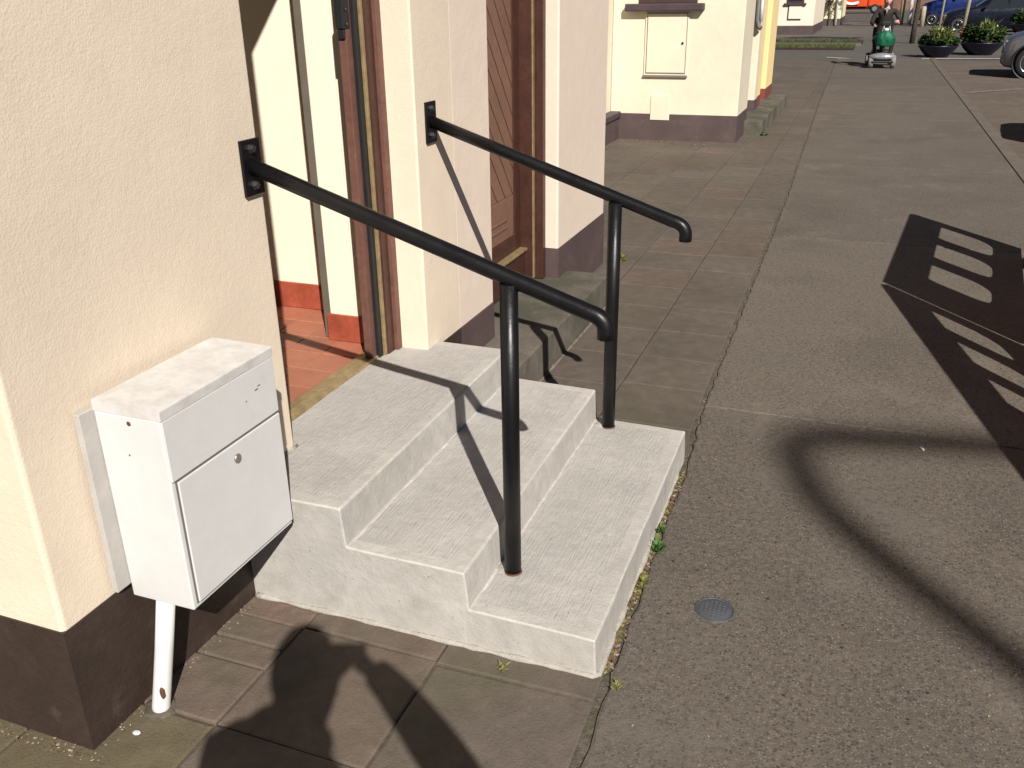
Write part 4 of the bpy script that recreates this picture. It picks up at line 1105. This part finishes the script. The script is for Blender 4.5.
for s, k in (('L', -1), ('R', 1)):
    J['hip' + s] = J['pelvis'] + br_ * .10 * k - Vector((0, 0, .06)); J['an' + s] = Vector((J['hip' + s].x, J['hip' + s].y, .09)) + br_ * .03 * k
    J['kn' + s] = J['hip' + s].lerp(J['an' + s], .48) + bd * .02; J['to' + s] = J['an' + s] + bd * .17 - Vector((0, 0, .05))
J['gripL'] = r_ * .6 + f_ * .8; J['gripR'] = -r_ * .6 + f_ * .8
J['gripL'] = Vector((0, 0, .3)) + r_; J['gripR'] = Vector((0, 0, .3)) - r_
J = {k: (v - o3 if not k.startswith('grip') else v) for k, v in J.items()}
Fv = Vector((-.3290, .8577, -.3945))
figure(J, [skinm, coatm, jean, shoem], hc - o3, (f_ - Vector((0, 0, .25))), dress(), hairb, dict(neck0=.14, neck1=.098, shL=.085, shR=.085, elL=.066, elR=.075, wrL=.05, wrR=.052, chest=(.17, .13)), parent=ph)
pt = thing('phone', 'black phone held up landscape by the photographer', 'phone', CAM - Fv.normalized() * .022 + r_ * .030 + Vector((0, 0, -.058)))
q = MB(); q.box(-.062, .062, -.0042, .0042, -.030, .030, .003)
po = q.build('case', phonem, pt)
q = MB(); q.box(-.056, .056, -.0050, -.0043, -.027, .027); q.build('screen', glassm, pt)
pt.rotation_euler = Matrix((r_, Fv.normalized(), r_.cross(Fv.normalized()))).transposed().to_euler()

# ---- rider on the mobility scooter
sc = thing('mobility_scooter', 'silver fronted four wheel mobility scooter driving along the pavement', 'mobility scooter', (1.70, 22.3, 0), .06)
def wheel(x, y, r, w, parent):
    wl = empty('wheel', (x, y, r)); wl.parent = parent
    c = MB(); c.lathe([(r * .55, -w), (r * .92, -w), (r, -w * .5), (r, w * .5), (r * .92, w), (r * .55, w)], seg=22, axis='x'); c.build('tyre', greyt, wl)
    c = MB(); c.lathe([(r * .55, -w * .8), (r * .3, -w * .95), (r * .3, w * .95), (r * .55, w * .8)], seg=16, axis='x'); c.build('rim', rimm, wl)
for (x, y) in ((-.24, -.50), (.24, -.50), (-.26, .48), (.26, .48)): wheel(x, y, .145, .05, sc)
c = MB(); c.box(-.22, .22, -.62, .62, .15, .22, .03, seg=3); c.box(-.2, .2, .2, .66, .221, .36, .04, seg=3); c.build('deck', blackpl, sc)
c = MB(); vs = c.ell((0, -.56, .255), (.29, .16, .085), sub=3)
for v in vs:
    if v.co.y > -.5: v.co.z = min(v.co.z, .27)
c.build('front_cowl', chrome, sc)
c = MB(); c.box(-.24, .24, -.66, -.60, .12, .17, .02); c.build('front_bumper', blackpl, sc)
c = MB(); c.tube([(0, -.5, .25), (0, -.42, .55), (0, -.30, .92)], .03, 10); c.build('tiller', blackpl, sc)
c = MB(); c.tube([(-.22, -.22, .93), (-.1, -.31, .93), (.1, -.31, .93), (.22, -.22, .93)], .016, 8); c.box(-.09, .09, -.36, -.26, .90, 1.0, .02); c.build('handlebar', blackpl, sc)
c = MB(); c.box(-.23, .23, .02, .46, .53, .61, .03, seg=3); c.box(-.04, .04, .2, .28, .30, .529); c.build('seat', blackpl, sc)
c = MB(); c.box(-.22, .22, .44, .52, .62, 1.08, .03, seg=3); c.build('backrest', blackpl, sc)
pr_ = thing('person', 'person in a dark brown jacket and black trousers riding the mobility scooter', 'person', (1.70, 22.3, 0), .06)
V = Vector
J = dict(pelvis=V((0, .24, .70)), waist=V((0, .25, .90)), chest=V((0.0, .22, 1.13)), neck0=V((.0, .18, 1.28)), neck1=V((0, .16, 1.34)),
         shL=V((.20, .2, 1.22)), elL=V((.31, .06, 1.01)), wrL=V((.25, -.15, 1.0)), paL=V((.235, -.22, 1.0)), shR=V((-.20, .2, 1.22)), elR=V((-.30, .1, .96)), wrR=V((-.235, -.13, .91)), paR=V((-.225, -.20, .92)),
         hipL=V((.11, .18, .68)), knL=V((.20, -.24, .62)), anL=V((.17, -.26, .30)), toL=V((.18, -.42, .255)), hipR=V((-.11, .18, .68)), knR=V((-.20, -.24, .62)), anR=V((-.17, -.26, .30)), toR=V((-.18, -.42, .255)),
         gripL=V((-.4, 0, -.8)), gripR=V((.4, 0, -.8)))
figure(J, [skinm, jacket, trous, shoem], (0, .10, 1.44), (.05, -1, -.12), dress(), hairm, parent=pr_)
c = MB(); c.prism([(-.035, 1.28), (.035, 1.28), (.0, 1.16)], .045, .06, axis='y'); c.build('shirt_front', shirtm, pr_)
bg = thing('carrier_bag', 'green carrier bag hanging in front of the scooter rider', 'bag', (1.74, 21.85, .45), .06)
c = MB(); vs = c.ell((0, 0, .18), (.21, .12, .21), sub=4)
for v in vs:
    k = 1 + .22 * mnoise.noise(Vector((v.co.x * 16, v.co.y * 16, v.co.z * 5))); v.co.y *= k
    q_ = abs(v.co.x) / .21; v.co.z = .18 + (v.co.z - .18) * (1 + .25 * q_ ** 2)
    t_ = max(0, (v.co.z - .22) / .17); v.co.x *= (1 + .12 * mnoise.noise(v.co * 9)) * (1 - .45 * t_)
    if v.co.z < .04: v.co.z = .04 + (v.co.z - .04) * .4
c.build('bag_body', greenb, bg)
c = MB()
for sx in (-.06, .06): c.tube([(sx - .03, -.04, .34), (sx, -.02, .46), (sx + .03, -.04, .34)], .008, 6)
c.ell((0, -.03, .38), (.055, .04, .035), sub=2); c.build('bag_handles', barrw, bg)

# ------------------------------------------------------------------ off-frame casters: plastic barriers and a lamp post on the kerb
def barrier(label, A, B, holes, height=1.0, fl=1.0):
    A, B = Vector((*A, 0)), Vector((*B, 0)); d = (B - A); ln = d.length; rz = math.atan2(d.y, d.x)
    t = thing('road_barrier', label, 'barrier', tuple(A), rz, 'plastic barriers along the kerb')
    th = .022
    b = MB()
    z0, z1 = .30, .83
    b.box(0, ln, -th, th, z1, height, .008); b.box(0, ln, -th, th, .14, z0, .008)
    edges = [0.0] + [v for h in holes for v in h] + [ln]
    for k in range(0, len(edges), 2):      # solid webs with flared ends, so that the openings get rounded corners
        x0, x1 = edges[k], edges[k + 1]; R = .10 * fl
        lo, hi = [], []
        for q in range(7):
            a = q / 6 * PI / 2; e_ = R * (1 - math.sin(a)); hgt = R * 1.3 * (1 - math.cos(a))
            lo.append((e_, z0 + hgt)); hi.append((e_, z1 - hgt))
        right = [(x1 + (e_ if k + 2 < len(edges) else 0), z) for e_, z in lo] + [(x1 + (e_ if k + 2 < len(edges) else 0), z) for e_, z in hi[::-1]]
        left = [(x0 - (e_ if k > 0 else 0), z) for e_, z in lo] + [(x0 - (e_ if k > 0 else 0), z) for e_, z in hi[::-1]]
        b.prism(right + left[::-1], -th + .003, th - .003, axis='y')
    b.build('panel', barrm, t)
    b = MB(); b.box(.10, ln - .1, -th - .004, -th - .001, .76, .95); b.box(.10, ln - .1, th + .001, th + .004, .76, .95); b.build('reflective_band', barrw, t)
    for x in (.32, ln - .32):
        f = MB(); f.box(x - .09, x + .09, -.10, .10, .0, .045, .012); f.box(x - .05, x + .05, -.03, .03, .046, .17, .006); f.build('foot', rubber, t)
    return t
barrier('orange slotted plastic barrier outside the right edge, farther of two casting slotted shadows', (2.49, 2.84), (2.695, 4.84), [(.40, .79), (.95, 1.35), (1.50, 1.90)], fl=1.25)
barrier('orange slotted plastic barrier outside the right edge, nearer of two casting slotted shadows', (2.955, .43), (2.478, 2.79), [(.08, .40), (.52, .86), (.98, 1.34), (1.45, 1.82), (1.93, 2.30)], fl=1.25)
lp = thing('street_lamp', 'swan neck street lamp outside the frame, its curved shadow lying on the pavement', 'street lamp', (1.41 + .741 * 11.0, 1.36 - 1.0505 * 11.0, 0))
hh = 11.2
c = MB(); c.lathe([(.11, -.1), (.11, .9), (.075, .95), (.06, 1.0)], seg=16); c.build('base', postg, lp)
arm = [(0, 0, .9), (0, 0, 2.5), (0, 0, hh - 1.3), (-.035, 0, hh - 1.0), (-.07, -.01, hh - .7), (-.075, -.01, hh - .5), (-.05, -.005, hh - .36)]
e = Vector((.97, .20, 0)).normalized()
for k in range(1, 9):
    a = k / 8 * PI / 2; arm.append(tuple(e * (.3 * (1 - math.cos(a))) + Vector((0, 0, hh - .3 + .3 * math.sin(a)))))
arm.append(tuple(e * 1.1 + Vector((0, 0, hh))))
c = MB(); c.tube(arm, .062, 14); c.build('pole', postg, lp)
c = MB(); c.ell(tuple(e * 1.32 + Vector((0, 0, hh))), (.28, .13, .07), sub=3); c.build('lamp_head', postg, lp)

# ------------------------------------------------------------------ light, world, camera
sd = Vector((-.455, .645, -.614)).normalized()
sl = bpy.data.lights.new('sun', 'SUN'); sl.energy = 5.0; sl.angle = math.radians(.53); sl.color = (1.0, .955, .895)
so = bpy.data.objects.new('sun', sl); COL.objects.link(so); so.rotation_euler = sd.to_track_quat('-Z', 'Y').to_euler(); so.location = (10, -14, 14)
w = bpy.data.worlds.new('World'); scene.world = w; w.use_nodes = True
nt = w.node_tree; bg_ = nt.nodes['Background']
sky = nt.nodes.new('ShaderNodeTexSky'); sky.sky_type = 'NISHITA'; sky.sun_disc = False; sky.air_density = .45; sky.dust_density = .0; sky.altitude = 2000
sky.sun_elevation = math.asin(-sd.z); sky.sun_rotation = math.atan2(-sd.x, -sd.y)
nt.links.new(sky.outputs[0], bg_.inputs[0]); bg_.inputs[1].default_value = .05
cam = bpy.data.cameras.new('camera'); cam.sensor_width = 36; cam.lens = 36 * 896.037 / 1024; cam.clip_start = .01; cam.clip_end = 2000
co = bpy.data.objects.new('camera', cam); COL.objects.link(co)
yaw, pitch, roll = -.366187, .406255, -.01489
F = Vector((math.sin(yaw) * math.cos(pitch), math.cos(yaw) * math.cos(pitch), -math.sin(pitch)))
r0 = Vector((math.cos(yaw), -math.sin(yaw), 0)); u0 = r0.cross(F)
rr = r0 * math.cos(roll) + u0 * math.sin(roll); uu = -r0 * math.sin(roll) + u0 * math.cos(roll)
mx = Matrix((rr, uu, -F)).transposed().to_4x4(); mx.translation = CAM
co.matrix_world = mx
scene.camera = co
scene.view_settings.view_transform = 'Standard'; scene.view_settings.look = 'None'
scene.view_settings.exposure = .40; scene.view_settings.gamma = 1
scene.render.engine = 'CYCLES'
